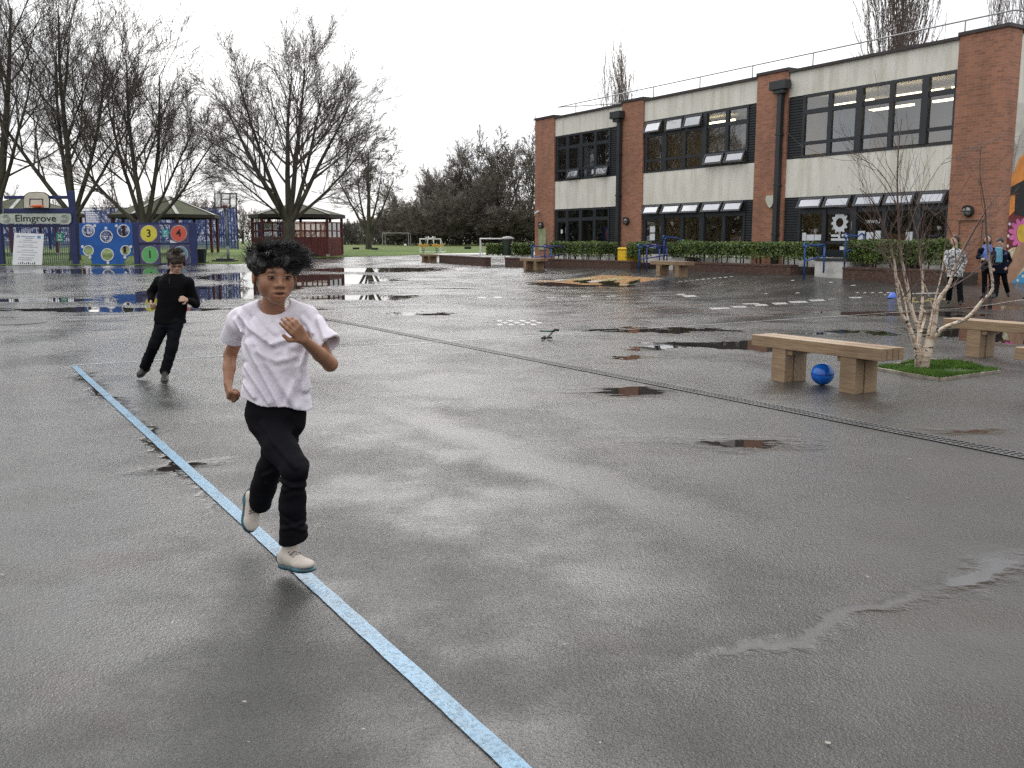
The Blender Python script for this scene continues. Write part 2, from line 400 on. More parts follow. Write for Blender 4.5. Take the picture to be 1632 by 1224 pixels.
gpoly('white_dash', P_white, [dash(x, y, w_, h_, .6) for x, y, w_, h_ in
   [(1200,485.5,20,2.6),(1229,483,22,2.8),(1256,480.5,27,2.8),(1288,478,23,2.6),(1318,476,20,2.4),(1333,473,16,1.6),(1352,474,20,2),(1130,491,30,2.6),(1165,488.5,22,2.4),(1182,484,26,1.6),(1077,469,12,2),(1086,471,20,3),
    (1363,466.5,5,1),(1375,466.5,5,1),(1387,466.5,5,1),(1400,466.5,5,1),(1412,466.5,5,1),(1382,472.5,6,1),(1394,471.3,5,1),(1406,470,5,1),(1260,447,5,1),(1320,450,6,1),(1355,455,8,1),(1210,468,22,1.2),(1265,467,8,1),(1296,466.5,8,1)]
   +[(760,474,12,2.2),(785,473.5,12,2.2),(925,472,16,1.2),(965,472,15,1.2),(985,453.5,26,1.5),(870,474.5,13,1)]
   +[(1072+x*9,449.5-x*.85,5,.9) for x in range(11)]+[(790+i*18+(j%2)*9,511+j*3,8,2.2) for i in range(4) for j in range(3)]])
gpoly('playground_map', P_org, [[(842,447),(960,438.5),(1058,444),(932,454.5)]])
gpoly('map_shape', P_yel, [[(900,446),(930,443.5),(955,444.5),(925,448)],[(950,447.5),(985,443),(1000,445.5),(965,449.5)]], .018)
gpoly('map_shape', P_white, [[(880,447.3),(897,445.6),(905,447),(888,449)],[(935,449.6),(955,447.4),(962,449),(941,451.5)]], .022)
a_, b_, c_, d_ = (1389,479), (1445,474.5), (1524,476.5), (1462,482.5)
gr = []
for i in range(6):
    for j in range(4):
        if (i+j) % 2 == 0 or j in (0,3):
            def bil(s, t): return tuple((a_[k]*(1-s)+b_[k]*s)*(1-t)+(d_[k]*(1-s)+c_[k]*s)*t for k in (0,1))
            gr.append([bil(j/4,i/6), bil((j+.9)/4,i/6), bil((j+.9)/4,(i+.85)/6), bil(j/4,(i+.85)/6)])
gpoly('number_grid', P_yel, gr)
gpoly('number_grid_edge', P_white, [[(1452,467.5),(1497,466.5),(1499,468),(1456,469)]])
# drain channel with slotted cover
steel = M_('dull_galvanised_steel', (.10,.10,.10), .4, .25, 3, metal=.3)
dka = M_('dark_drain_slot', (.004,.004,.004), .9, .1)
da, db = G(505,505), G(1700,741)
drain = strip('drain_channel', dka, [(da, db, .17)], .003)
mb = MB(); d = (db-da); d.z = 0; Ln = d.length; t_ = d.normalized(); pr = Vector((-t_.y, t_.x, 0))
for s_ in (-1, 1):
    for i in range(int(Ln/1.0)+1):
        p = da+t_*min(Ln, i*1.0); q = da+t_*min(Ln, (i+1)*1.0)
        if (q-p).length < .01: continue
        o1 = pr*.085*s_; o2 = pr*.066*s_
        mb.add([(k.x, k.y, gz(k.x, k.y)+.008) for k in (p+o1, q+o1, q+o2, p+o2)], [(0,1,2,3) if s_ < 0 else (3,2,1,0)])
mb.add([], [])
for off in (-.022, .022):
    for i in range(int(Ln)+1):
        p = da+t_*i; q = da+t_*(i+1)
        mb.add([(k.x, k.y, gz(k.x, k.y)+.0075) for k in (p+pr*(off-.004), q+pr*(off-.004), q+pr*(off+.004), p+pr*(off+.004))], [(0,1,2,3)])
i = 0.0
while i < Ln:
    p = da+t_*i; q = p+t_*.016
    mb.add([(k.x, k.y, gz(k.x, k.y)+.007) for k in (p-pr*.066, q-pr*.066, q+pr*.066, p+pr*.066)], [(0,1,2,3)])
    i += .048
mb.build('drain_grating', steel, drain)
tag(ground, kind='structure')
# ------------------------------------------------------------------ school building (local x along facade, y inwards)
def brickmat(name, c1, c2, mort, bumpd=.006):
    m, nt, b = newmat(name); v = objvec(nt); s = nd(nt, 'ShaderNodeSeparateXYZ'); nt.links.new(v, s.inputs[0])
    cb = nd(nt, 'ShaderNodeCombineXYZ'); nt.links.new(mth(nt, 'ADD', s.outputs[0], s.outputs[1]), cb.inputs[0]); nt.links.new(s.outputs[2], cb.inputs[1])
    bt = nd(nt, 'ShaderNodeTexBrick'); nt.links.new(cb.outputs[0], bt.inputs['Vector'])
    bt.inputs['Scale'].default_value = 1; bt.inputs['Brick Width'].default_value = .225; bt.inputs['Row Height'].default_value = .075; bt.inputs['Mortar Size'].default_value = .0065; bt.inputs['Mortar Smooth'].default_value = .2; bt.inputs['Bias'].default_value = -.1
    bt.inputs['Color1'].default_value = (*c1, 1); bt.inputs['Color2'].default_value = (*c2, 1); bt.inputs['Mortar'].default_value = (*mort, 1)
    st = mrange(nt, tnoise(nt, v, .8, 5, .65, (1.2,1.2,.35)), .35, .7)
    c = mixc(nt, bt.outputs['Color'], (.045,.025,.018), mth(nt, 'MULTIPLY', st, .32))
    c = mixc(nt, c, (.50,.24,.15), mth(nt, 'MULTIPLY', mrange(nt, tnoise(nt, cb.outputs[0], 9, 2, .6, (1,3,1)), .5, .75), .35))
    nt.links.new(c, b.inputs['Base Color']); b.inputs['Roughness'].default_value = .75
    bump(nt, b, bt.outputs['Fac'], -.6, bumpd); return m
BR = brickmat('red_brick', (.43,.175,.10), (.27,.11,.063), (.31,.25,.19))
BRD = brickmat('dark_wet_brick', (.085,.04,.026), (.05,.026,.018), (.06,.048,.038))
def rendermat():
    m, nt, b = newmat('streaked_cream_render'); v = objvec(nt)
    s1 = mrange(nt, tnoise(nt, v, 4.5, 5, .65, (1,1,.10)), .42, .68)
    s2 = mrange(nt, tnoise(nt, v, 1.1, 4, .6, (1,1,.5)), .35, .7)
    c = mixc(nt, (.82,.80,.72), (.60,.57,.46), mth(nt, 'MULTIPLY', s1, .7))
    c = mixc(nt, c, (.46,.45,.36), mth(nt, 'MULTIPLY', s2, .3))
    nt.links.new(c, b.inputs['Base Color']); b.inputs['Roughness'].default_value = .85; bump(nt, b, tnoise(nt, v, 40, 3, .6), .4, .01); return m
REN = rendermat()
ANT = M_('anthracite_frame', (.022,.027,.033), .38, .12, 2)
LOU = M_('anthracite_louvre', (.017,.021,.026), .5, .1, 2)
COP = M_('dark_coping', (.045,.035,.035), .5, .2, 2)
WHP = M_('white_plinth', (.62,.61,.57), .7, .2, 1.5, bmp=.004)
GLV = M_('galvanised_rail', (.33,.33,.33), .45, .1, 2, metal=.6)
PIPE = M_('dark_grey_pipe', (.03,.035,.038), .4, .1, 2)
ROOFM = M_('roof_felt', (.12,.12,.12), .9)
WALLI = M_('interior_cream_wall', (.36,.30,.20), .8, .12, 1); CEIL = M_('interior_ceiling', (.45,.43,.38), .9, .05, 1); FLI = M_('interior_floor', (.22,.17,.12), .7)
def glassm(name, f0, tint):
    m, nt, b = newmat(name); out = nt.nodes['Material Output']
    fr = nd(nt, 'ShaderNodeFresnel'); fr.inputs[0].default_value = 1.5
    fac = mth(nt, 'MULTIPLY_ADD', fr.outputs[0], 1.3, f0, clamp=True)
    g = nd(nt, 'ShaderNodeBsdfGlossy'); g.inputs['Roughness'].default_value = .015; g.inputs['Color'].default_value = (.95,.97,1,1)
    v = objvec(nt); bp = nd(nt, 'ShaderNodeBump'); bp.inputs['Distance'].default_value = .02; bp.inputs['Strength'].default_value = .06; nt.links.new(tnoise(nt, v, 1.1, 1, .4), bp.inputs['Height']); nt.links.new(bp.outputs[0], g.inputs['Normal'])
    t = nd(nt, 'ShaderNodeBsdfTransparent'); t.inputs['Color'].default_value = (*tint, 1); mx = nd(nt, 'ShaderNodeMixShader')
    nt.links.new(fac, mx.inputs[0]); nt.links.new(t.outputs[0], mx.inputs[1]); nt.links.new(g.outputs[0], mx.inputs[2]); nt.links.new(mx.outputs[0], out.inputs[0]); return m
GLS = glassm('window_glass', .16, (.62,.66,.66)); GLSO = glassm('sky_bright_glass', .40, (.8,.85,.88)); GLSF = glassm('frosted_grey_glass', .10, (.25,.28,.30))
def emis(name, col, st):
    m, nt, b = newmat(name); b.inputs['Base Color'].default_value = (*col, 1); b.inputs['Emission Color'].default_value = (*col, 1); b.inputs['Emission Strength'].default_value = st; return m
TUBE = emis('warm_tube_light', (1,.80,.48), 6)
school = thing('school_building', 'two-storey red brick school block with cream rendered bands and dark grey window rows', 'building', (L0[0], L0[1], 0), BANG)
ZB = -.1; TOP = 6.87; PT = 6.78
PIERS = [(0,1.55),(6.35,7.68),(13.58,14.93),(20.83,22.19)]
BAYS = [(1.55,6.35),(7.68,13.58),(14.93,20.83)]
for a, b_ in PIERS:
    mb = MB(); mb.box(a, 0, ZB, b_, .34, TOP-.06)
    if b_ > 22: mb.box(21.85, .34, ZB, 22.19, .62, TOP-.06)
    if a == 0: mb.box(0, .34, ZB, .3, 12, TOP-.06)
    mb.build('brick_pier', BR, school)
for a, b_ in BAYS:
    for z0, z1 in ((5.97, PT-.05), (2.81, 4.02)): mb = MB(); mb.box(a, .06, z0, b_, .30, z1); mb.build('render_band', REN, school)
for a, b_ in BAYS: mb = MB(); mb.box(a, .05, ZB, b_, .3, .92); mb.build('white_plinth', WHP, school)
mb = MB()
for a, b_ in BAYS: mb.box(a, -.03, PT-.05, b_, .40, PT+.03)
for a, b_ in PIERS: mb.box(a-.02, -.05, TOP-.06, b_+(.02 if b_ < 22 else .05), .40, TOP+.03)
mb.box(21.8, .40, TOP-.06, 22.24, .62, TOP+.03); mb.box(21.83, .62, TOP-.14, 22.22, 14, TOP-.04); mb.box(-.05, .4, TOP-.06, .32, 12, TOP+.03)
mb.build('coping', COP, school)
mb = MB(); mb.box(.3, .40, 6.2, 21.9, 13.9, 6.35); mb.build('flat_roof', ROOFM, school)
# floors, ceilings, rooms
mb = MB(); mb.box(.3, .34, .5, 21.8, 12, .9); mb.box(.3, .36, 3.62, 21.8, 12, 3.95); mb.build('interior_floor', FLI, school)
mb = MB(); mb.box(.3, .34, 3.55, 21.8, 7, 3.62); mb.box(.3, .34, 6.12, 21.8, 7, 6.19); mb.build('interior_ceiling', CEIL, school)
mb = MB(); mb.box(.3, 7, .5, 21.8, 7.15, 6.2)
for u in (7.0, 14.2): mb.box(u, .36, .5, u+.15, 7, 6.2)
mb.build('interior_wall', WALLI, school)
for u, v, z in [(u, v, 5.88) for u in (8.6, 11.4) for v in (2.2, 4.6)]+[(u, v, 5.75) for u in (15.2, 17.6, 19.6) for v in (1.6, 3.6)]+[(u, 1.6, 3.42) for u in (8.4, 11.2, 15.6, 18.6)]:
    mb = MB(); mb.box(u, v, z, u+1.7, v+.09, z+.06); mb.build('tube_light', TUBE, school)
# furniture / boards inside that show through the glass
FURN = [M_('blue_board', (.15,.22,.38), .7), M_('white_board', (.75,.75,.72), .6), M_('green_board', (.02,.18,.12), .7), M_('beech_unit', (.42,.28,.15), .6)]
for u, v, z0, w_, h_, mi in [(8.3,6.9,1.4,1.5,1.0,0),(10.6,6.9,1.3,1.6,1.1,1),(12.5,4.5,.9,.06,2.2,2),(9.2,6.88,4.9,2.2,.8,1),(16.0,6.88,4.9,3.2,1.0,0),(16.5,3.0,.9,1.6,.75,3),(18.6,4.0,.9,1.2,1.9,3),(9.5,3,.9,2,.75,3),(2.5,6.9,4.8,2,1,0)]:
    mb = MB(); mb.box(u, v, z0, u+w_, v+.08 if mi != 3 else v+.7, z0+h_); mb.build('cupboard' if mi == 3 else 'display_board', FURN[mi], school)
mb = MB()
for u0_, u1_, z0 in ((1.9, 3.2, 4.1), (15.6, 17.4, 4.1)):
    n_ = 24
    mb = MB()
    for i in range(n_):
        a = u0_+(u1_-u0_)*i/n_; b_ = u0_+(u1_-u0_)*(i+1)/n_; y0 = 1.0+.05*math.sin(i*2.1)
        mb.quad((a, y0, z0), (b_, 1.0+.05*math.sin((i+1)*2.1), z0), (b_, 1.0+.05*math.sin((i+1)*2.1), z0+1.5-.25*(i/n_)), (a, y0, z0+1.5-.25*(i/n_)))
    mb.build('curtain', M_('pale_curtain', (.62,.66,.70), .8), school)
FT = .07
def sash(frame, u0, u1, z0, z1, tilt=0, glass=GLS):
    """an openable light, hinged at its top edge and swung outwards"""
    Mx = Matrix.Translation((0, 0, z1)) @ Matrix.Rotation(-R(tilt), 4, 'X') @ Matrix.Translation((0, 0, -z1))
    m = MB(); w_ = .065; y0, y1 = -.012, .035
    m.box(u0, y0, z0, u0+w_, y1, z1, M=Mx); m.box(u1-w_, y0, z0, u1, y1, z1, M=Mx); m.box(u0+w_, y0, z0, u1-w_, y1, z0+w_, M=Mx); m.box(u0+w_, y0, z1-w_, u1-w_, y1, z1, M=Mx)
    g = MB(); g.add([Mx @ Vector(p) for p in ((u0+w_,.01,z0+w_),(u1-w_,.01,z0+w_),(u1-w_,.01,z1-w_),(u0+w_,.01,z1-w_))], [(0,1,2,3)])
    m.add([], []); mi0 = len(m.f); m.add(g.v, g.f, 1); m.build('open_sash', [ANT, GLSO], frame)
def window(bay, cols, z0, z1, rows, louvre, opens={}, thick=(), frosted=False, door=None):
    """rows: list of (zlo, zhi); cols: list of (u0,u1) glass openings; opens {(col,row): tilt}"""
    a, b_ = bay; fr = MB(); y0, y1 = .045, .13
    ua, ub = cols[0][0]-.09, cols[-1][1]+.09
    fr.box(ua, y0, z1-.09, ub, y1, z1); fr.box(ua, y0, z0, ub, y1, z0+.07)
    xs = [ua]+[c_[0] for c_ in cols]; xe = [cols[0][0]]; 
    for i in range(len(cols)+1):
        p = ua if i == 0 else cols[i-1][1]; q = ub if i == len(cols) else cols[i][0]
        yy = y0-.03 if i in thick else y0-.004
        fr.box(p, yy, z0+.07, q, y1+.01, z1-.09)
    for (la, lb), (ra, rb) in zip(rows, rows[1:]):
        for c_ in cols: fr.box(c_[0], y0, lb, c_[1], y1, ra)
    frame = fr.build('window', ANT, school)
    panes = MB(); op = MB()
    for i, c_ in enumerate(cols):
        for j, (ra, rb) in enumerate(rows):
            if door is not None and i == door and j == 0: continue
            t = opens.get((i, j))
            if t is not None:
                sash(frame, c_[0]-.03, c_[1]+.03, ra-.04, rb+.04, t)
            else: panes.quad((c_[0],.09,ra), (c_[1],.09,ra), (c_[1],.09,rb), (c_[0],.09,rb))
    panes.build('pane', GLSF if frosted else GLS, frame)
    for la, lb in louvre:
        lv = MB(); lv.box(la, .10, z0, lb, .16, z1); k = z0+.03
        while k < z1-.06: lv.box(la+.01, .065, k, lb-.01, .10, k+.055); k += .085
        lv.build('louvre_panel', LOU, school)
    return frame
U_rows = [(4.12,4.42),(4.52,5.36),(5.50,5.87)]; U_z = (4.02, 5.97)
c1 = [(1.78,2.42),(2.62,3.42),(3.62,4.44),(4.62,5.46)]
c2 = [(7.87,8.76),(9.0,9.92),(10.07,10.95),(11.19,12.09),(12.25,13.10)]
c3 = [(15.62,16.52),(16.67,17.57),(17.80,18.71),(18.86,19.77),(19.98,20.74)]
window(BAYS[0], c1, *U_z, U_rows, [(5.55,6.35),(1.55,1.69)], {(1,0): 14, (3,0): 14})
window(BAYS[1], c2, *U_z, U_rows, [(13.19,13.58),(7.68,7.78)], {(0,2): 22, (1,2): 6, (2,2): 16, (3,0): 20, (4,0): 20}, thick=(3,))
window(BAYS[2], c3, *U_z, U_rows, [(14.93,15.53)], {}, thick=(2,4))
G_rows = [(1.42,2.28),(2.44,2.74)]; G_z = (1.33, 2.81)
window(BAYS[0], c1, *G_z, [(1.42,2.28),(2.42,2.72)], [(5.55,6.35),(1.55,1.69)], {}, frosted=True)
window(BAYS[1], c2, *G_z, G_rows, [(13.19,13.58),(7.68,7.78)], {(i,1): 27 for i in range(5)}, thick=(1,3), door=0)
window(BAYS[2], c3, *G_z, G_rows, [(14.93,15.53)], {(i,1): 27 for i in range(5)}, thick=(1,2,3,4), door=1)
# apron panels under the ground floor windows
mb = MB()
for a, b_ in ((2.51,6.35),(9.0-.1,13.58),(14.93,16.55),(17.73,20.83)): mb.box(a, .06, .92, b_, .16, 1.327)
mb.box(1.55, .06, .92, 1.69, .16, 1.327); mb.box(7.68, .06, .92, 7.8, .16, 1.327)
mb.build('apron_panel', ANT, school)
def door(u0, u1, z1, paper, lab=None):
    d = MB(); w_ = .09
    d.box(u0, .05, .93, u0+w_, .12, z1); d.box(u1-w_, .05, .93, u1, .12, z1); d.box(u0+w_, .05, .93, u1-w_, .12, 1.15); d.box(u0+w_, .05, z1-.09, u1-w_, .12, z1); d.box(u0+w_, .05, 1.33, u1-w_, .12, 1.41)
    o = d.build('door', ANT, school)
    g = MB(); g.quad((u0+w_,.09,1.15), (u1-w_,.09,1.15), (u1-w_,.09,z1-.09), (u0+w_,.09,z1-.09)); g.build('door_glass', GLS, o)
    h = MB(); h.tube([(u1-.05,.02,1.75),(u1-.05,.02,2.0)], .012, 6); h.build('handle', GLV, o)
    p = MB()
    for a, b_, c_, e in paper: p.box(a, .082, b_, c_, .086, e)
    if p.v: p.build('paper_notice', M_('white_paper', (.72,.75,.78), .8, .05), o)
    return o
door(1.72, 2.50, 2.33, [(2.0,1.75,2.14,1.92)]); door(7.80, 8.85, 2.33, [(8.12,1.75,8.42,1.98),(8.12,1.45,8.42,1.70),(8.0,.98,8.5,1.3)]); door(16.58, 17.70, 2.33, [(17.2,.98,17.55,1.26)])
# paper on the ground floor windows of the near bay
PAP = M_('white_paper', (.72,.75,.78), .8, .05)
mb = MB()
for a, z0, c_, z1 in [(15.7,1.43,15.86,1.68),(15.88,1.43,16.18,1.62),(16.2,1.44,16.47,1.62),(16.85,1.55,17.15,1.62),(17.25,1.55,17.5,1.63),(16.85,1.43,17.5,1.50),(17.85,1.44,18.1,1.72),(18.15,1.44,18.4,1.68),(18.45,1.46,18.66,1.72),(19.5,1.42,19.75,1.68),(19.44,1.02,19.62,1.14),(4.25,4.2,4.4,4.38)]:
    mb = MB(); mb.box(a, .082, z0, c_, .086, z1); mb.build('window_notice', PAP, school)
fl = []
for k in range(48):
    r = .30+(.05 if (k % 4) < 2 else -.02); q = 2*math.pi*k/48; fl.append((17.15+r*math.cos(q)*.9, 1.98+r*math.sin(q)))
me = shape2d(fl, [circ(17.15,1.98,.14)], .004); me.transform(Matrix.Translation((0,.08,0))); link('paper_flower', me, PAP, school)
me = shape2d([(17.12,1.5),(17.2,1.5),(17.19,1.7),(17.13,1.7)], [], .004); me.transform(Matrix.Translation((0,.08,0))); link('paper_flower_stem', me, PAP, school)
me = text_mesh('Lower', .2, .002, mirror=True); me.transform(Matrix.Translation((18.36,.08,2.0))); link('window_lettering', me, PAP, school)
# downpipes with hopper heads
for ub, uc in (((5.92,6.55), 6.33), ((14.38,15.06), 14.72)):
    hp = MB(); hp.box(ub[0], -.30, 6.22, ub[1], -.02, 6.50); hp.box(ub[0]+.12, -.24, 6.10, ub[1]-.12, -.04, 6.22); o = hp.build('hopper_head', PIPE, school, bevel=.01)
    pp = MB(); pp.box(uc-.085, -.17, .3, uc+.085, -.03, 6.10)
    for z in (1.6, 3.2, 4.8): pp.box(uc-.11, -.18, z, uc+.11, -.01, z+.06)
    pp.build('downpipe', PIPE, school)
# wall lamps, alarm, cameras, boards
def wall_lamp(u, z, r=.14):
    m = MB(); M4 = Matrix.Translation((u, 0, z)) @ Matrix.Rotation(R(90), 4, 'X')
    m.lathe([(r*1.05,0),(r*1.1,.05),(r,.09)], 20, M=M4); o = m.build('wall_lamp', PIPE, school, smooth=False)
    g = MB(); g.lathe([(r*.9,.09),(r*.8,.14),(r*.45,.18),(.01,.19)], 20, M=M4); g.build('lamp_glass', M_('lamp_glass', (.30,.30,.28), .2), o, smooth=True)
    c_ = MB(); c_.box(u-.012, -.2, z-r, u+.012, -.09, z+r); c_.box(u-r, -.2, z-.012, u+r, -.09, z+.012)
    pts = [(u+r*math.cos(R(a)), -.10-.06*math.sin(R(a)), z+.02+r*.95*math.sin(R(a))) for a in range(0, 181, 15)]
    c_.add([Vector(p) for p in pts]+[Vector((p[0], 0, p[2])) for p in pts], [(i, i+1, len(pts)+i+1, len(pts)+i) for i in range(len(pts)-1)]); c_.build('lamp_cage', PIPE, o)
wall_lamp(.61, 2.12); wall_lamp(6.81, 2.20); wall_lamp(21.46, 2.21)
me = shape2d([(14.24,2.9),(14.60,2.9),(14.62,2.76),(14.50,2.55),(14.42,2.50),(14.34,2.55),(14.22,2.76)], [], .08); me.transform(Matrix.Translation((0,-.09,0))); link('alarm_box', me, M_('cream_plastic', (.6,.6,.5), .5, .05), school, bevel=.01)
mb = MB(); mb.box(.30, -.10, 2.72, .42, -.0, 2.80); mb.tube([(.36,-.08,2.72),(.45,-.28,2.66)], .045, 10); mb.build('security_camera', M_('white_plastic', (.7,.7,.7), .4, .05), school)
mb = MB(); mb.tube([(20.75,-.02,2.4),(20.75,-.10,2.4)], .04, 8); mb.build('small_lamp', TUBE, school) if False else None
mb = MB(); mb.box(.37, -.05, 1.02, .97, -.004, 1.98); mb.build('wall_board', M_('mossy_map_board', (.42,.44,.30), .8, .4, 3, col2=(.22,.27,.12)), school)
mb = MB(); g0 = [(21.16,-.05),(21.86,-.05)]
mb.tube([(21.2,-.03,.9),(21.2,-.03,1.98)], .022, 6); mb.tube([(21.85,-.03,.9),(21.85,-.03,1.98)], .022, 6); mb.tube([(21.14,-.03,1.98),(21.91,-.03,1.98)], .022, 6)
mb.build('timber_frame', M_('weathered_lath', (.30,.18,.12), .7), school)
# guard rail along the roof edge
mb = MB(); pts = [(1.35,.9,7.29),(3.2,.55,7.29)]
mb.tube([(1.0,.55,7.32),(21.9,.55,7.32),(22.0,.65,7.32),(22.0,4.6,7.32)], .022, 6); mb.tube([(1.0,.55,7.32),(3.9,2.6,7.32)], .02, 6)
for u in (2.4, 5.0, 7.6, 10.2, 12.8, 15.4, 18.0, 20.6): mb.tube([(u,.55,6.35),(u,.55,7.32)], .02, 6)
for v in (1.2, 3.4): mb.tube([(22.0,v,6.35),(22.0,v,7.32)], .02, 6)
mb.tube([(3.4,2.24,6.35),(3.4,2.24,7.32)], .02, 6); mb.tube([(19.0,2.0,6.35),(19.0,2.0,8.0)], .008, 4)
mb.build('guard_rail', GLV, school)
# ------------------------------------------------------------------ return wall with mural (u = 22.19, runs along v)
mb = MB(); mb.box(21.85, .62, ZB, 22.16, 14, TOP-.14); mb.build('render_wall', REN, school)
def Ra(px, py, off=22.19):
    d = ray(px, py); t = ((L0[0]+U[0]*off)*U[0]+(L0[1]+U[1]*off)*U[1])/(d[0]*U[0]+d[1]*U[1])
    u, v = loc_uv(d[0]*t, d[1]*t); return v, CAMH+d[2]*t
mural = []
def mp_(col, pts, lay, name='mural_patch'):
    q = [(max(.63, v), z) for v, z in (Ra(*p) for p in pts)]; x = 22.163+lay*.004
    mb = MB(); mb.add([(x, v, z) for v, z in q]+[(x-.003*(lay+1), v, z) for v, z in q], [tuple(range(len(q))), ]); me_ = mb
    return me_.build(name, M_('mural_'+col[0], col[1], .7, .12, 4), MUR)
mbw = MB(); v0, z0 = 1.155, .25
mbw.box(22.155, .625, .2, 22.163, 12, 5.0); MUR = mbw.build('mural', M_('mural_ground', (.62,.60,.52), .7, .08, 2), school)
LIL = ('lilac', (.55,.34,.55)); ORA = ('orange', (.75,.28,.05)); BLK = ('black', (.012,.009,.01)); DRED = ('dark_red', (.16,.015,.02)); PNK = ('pink', (.72,.16,.42)); YLW = ('yellow', (.70,.48,.05)); TAN = ('tan', (.42,.24,.15)); BLU = ('blue', (.06,.33,.60)); WHT = ('white', (.75,.75,.72)); CRM = ('cream', (.72,.62,.40))
mp_(LIL, [(1618,222),(1622,232),(1626,218),(1632,205),(1645,196),(1670,205),(1680,300),(1612,300)], 0)
mp_(ORA, [(1613,282),(1620,268),(1626,252),(1640,240),(1680,235),(1680,320),(1612,320)], 1)
mp_(BLK, [(1612,298),(1640,283),(1680,262),(1680,296),(1640,304),(1611,311)], 2)
mp_(DRED, [(1611,311),(1640,304),(1680,296),(1680,420),(1602,420),(1606,370)], 1)
mp_(ORA, [(1611,313),(1619,311),(1618,336),(1609,345)], 2)
mp_(BLK, [(1619,310),(1650,300),(1670,350),(1619,342)], 3)
fc = (1629,372)
for k in range(12):
    a = R(k*30+10); c_ = (fc[0]+13*math.cos(a), fc[1]+17*math.sin(a))
    mp_(PNK, [(c_[0]+8*math.cos(a)*math.cos(t)-3.6*math.sin(a)*math.sin(t), c_[1]+8*math.sin(a)*math.cos(t)+4.2*math.cos(a)*math.sin(t)) for t in [R(x) for x in range(0,360,30)]], 2+(k%2)*.5, 'mural_petal')
mp_(YLW, [(fc[0]+1+9*math.cos(R(x)), fc[1]+15*math.sin(R(x))) for x in range(0,360,24)], 4)
mp_(CRM, [(1602,402),(1614,395),(1640,390),(1680,392),(1680,462),(1600,458)], 2)
mp_(TAN, [(1599,455),(1602,440),(1612,415),(1622,392),(1636,384),(1660,380),(1670,420),(1636,420),(1622,440),(1608,459)], 5)
mp_(BLU, [(1605,460),(1622,441),(1636,428),(1690,424),(1690,470)], 6)
for p in ((1622,447),(1630,440),(1638,436),(1607,376),(1606,392),(1612,402),(1609,357)):
    mp_(WHT, [(p[0]+2*math.cos(R(x)), p[1]+2.6*math.sin(R(x))) for x in range(0,360,45)], 7, 'mural_dot')
# ------------------------------------------------------------------ door landings, planters, hedges
def bldg_obj(name, mb, mats, label, cat, group=None, **kw):
    o = mb.build(name, mats, None, loc=(L0[0], L0[1], 0), rotz=BANG, **kw); return tag(o, label, cat, group)
uA, _ = Fa(1298,430,-2.0); uB, _ = Fa(1348,430,-2.0)
mb = MB(); mb.box(uA, -2.0, 0, uB, .045, .86); lo_ = mb.build('landing', WHP, school, bevel=.02)
m2 = MB(); m2.box(uA-.02, -2.03, .862, uB+.02, .045, .93); m2.build('landing_top', M_('dark_paving', (.05,.05,.05), .4), lo_)
uC, _ = Fa(1046,420,-1.9); uD, _ = Fa(1080,420,-1.9)
mb = MB(); mb.box(uC, -1.6, 0, uD, .045, .86); lo2 = mb.build('landing', WHP, school, bevel=.02)
uE, uF = Fa(1022,420,-2.)[0], Fa(1040,420,-2.)[0]
PL0, PL1 = -2.15, -1.85
def planter(u0, u1, label, top=.80):
    mb = MB(); mb.box(u0, PL0, -.1, u1, PL1, top-.06); o = mb.build('planter_wall', BRD, None, loc=(L0[0],L0[1],0), rotz=BANG)
    c_ = MB(); c_.box(u0-.01, PL0-.015, top-.06, u1+.01, PL1+.015, top); c_.build('coping_course', BRD, o)
    s_ = MB(); s_.box(u0, PL1, -.1, u1, -.25, top-.1); s_.build('soil_bed', M_('wet_soil', (.05,.035,.025), .9, .3, 8, bmp=.03, bscale=14), o)
    return tag(o, label, 'planter', 'brick planters along the school front')
planter(uB+.02, 22.0, 'low dark brick planter under the hedge beside the three walking pupils', .70)
planter(uD+.05, uA-.75, 'low dark brick planter under the longest hedge between the two stepped doors', .72)
planter(.9, uC-1.15, 'low dark brick planter in front of the farthest window bay and yellow bin', .70)
mb = MB()
pa, pb = G(700,417), bw(-.9, PL0)
def wl(a, b_, h, th, name, label):
    a = Vector((a[0], a[1], 0)); b_ = Vector((b_[0], b_[1], 0)); d = b_-a; Ln = d.length; m = MB(); m.box(0, 0, gz(a.x, a.y)-.3, Ln, th, h)
    o = m.build(name, BRD, None, loc=(a.x, a.y, 0), rotz=math.atan2(d.y, d.x)); c_ = MB(); c_.box(-.01, -.015, h, Ln+.01, th+.015, h+.06); c_.build('coping_course', BRD, o); return tag(o, label, 'planter', 'brick planters along the school front')
wl(pa, pb, .62, .3, 'planter_wall', 'low dark brick planter wall running left past the building to the small goals')
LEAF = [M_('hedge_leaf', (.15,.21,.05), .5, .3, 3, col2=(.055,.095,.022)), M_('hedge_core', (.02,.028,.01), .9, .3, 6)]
STEMM = M_('hedge_stem', (.09,.07,.05), .8)
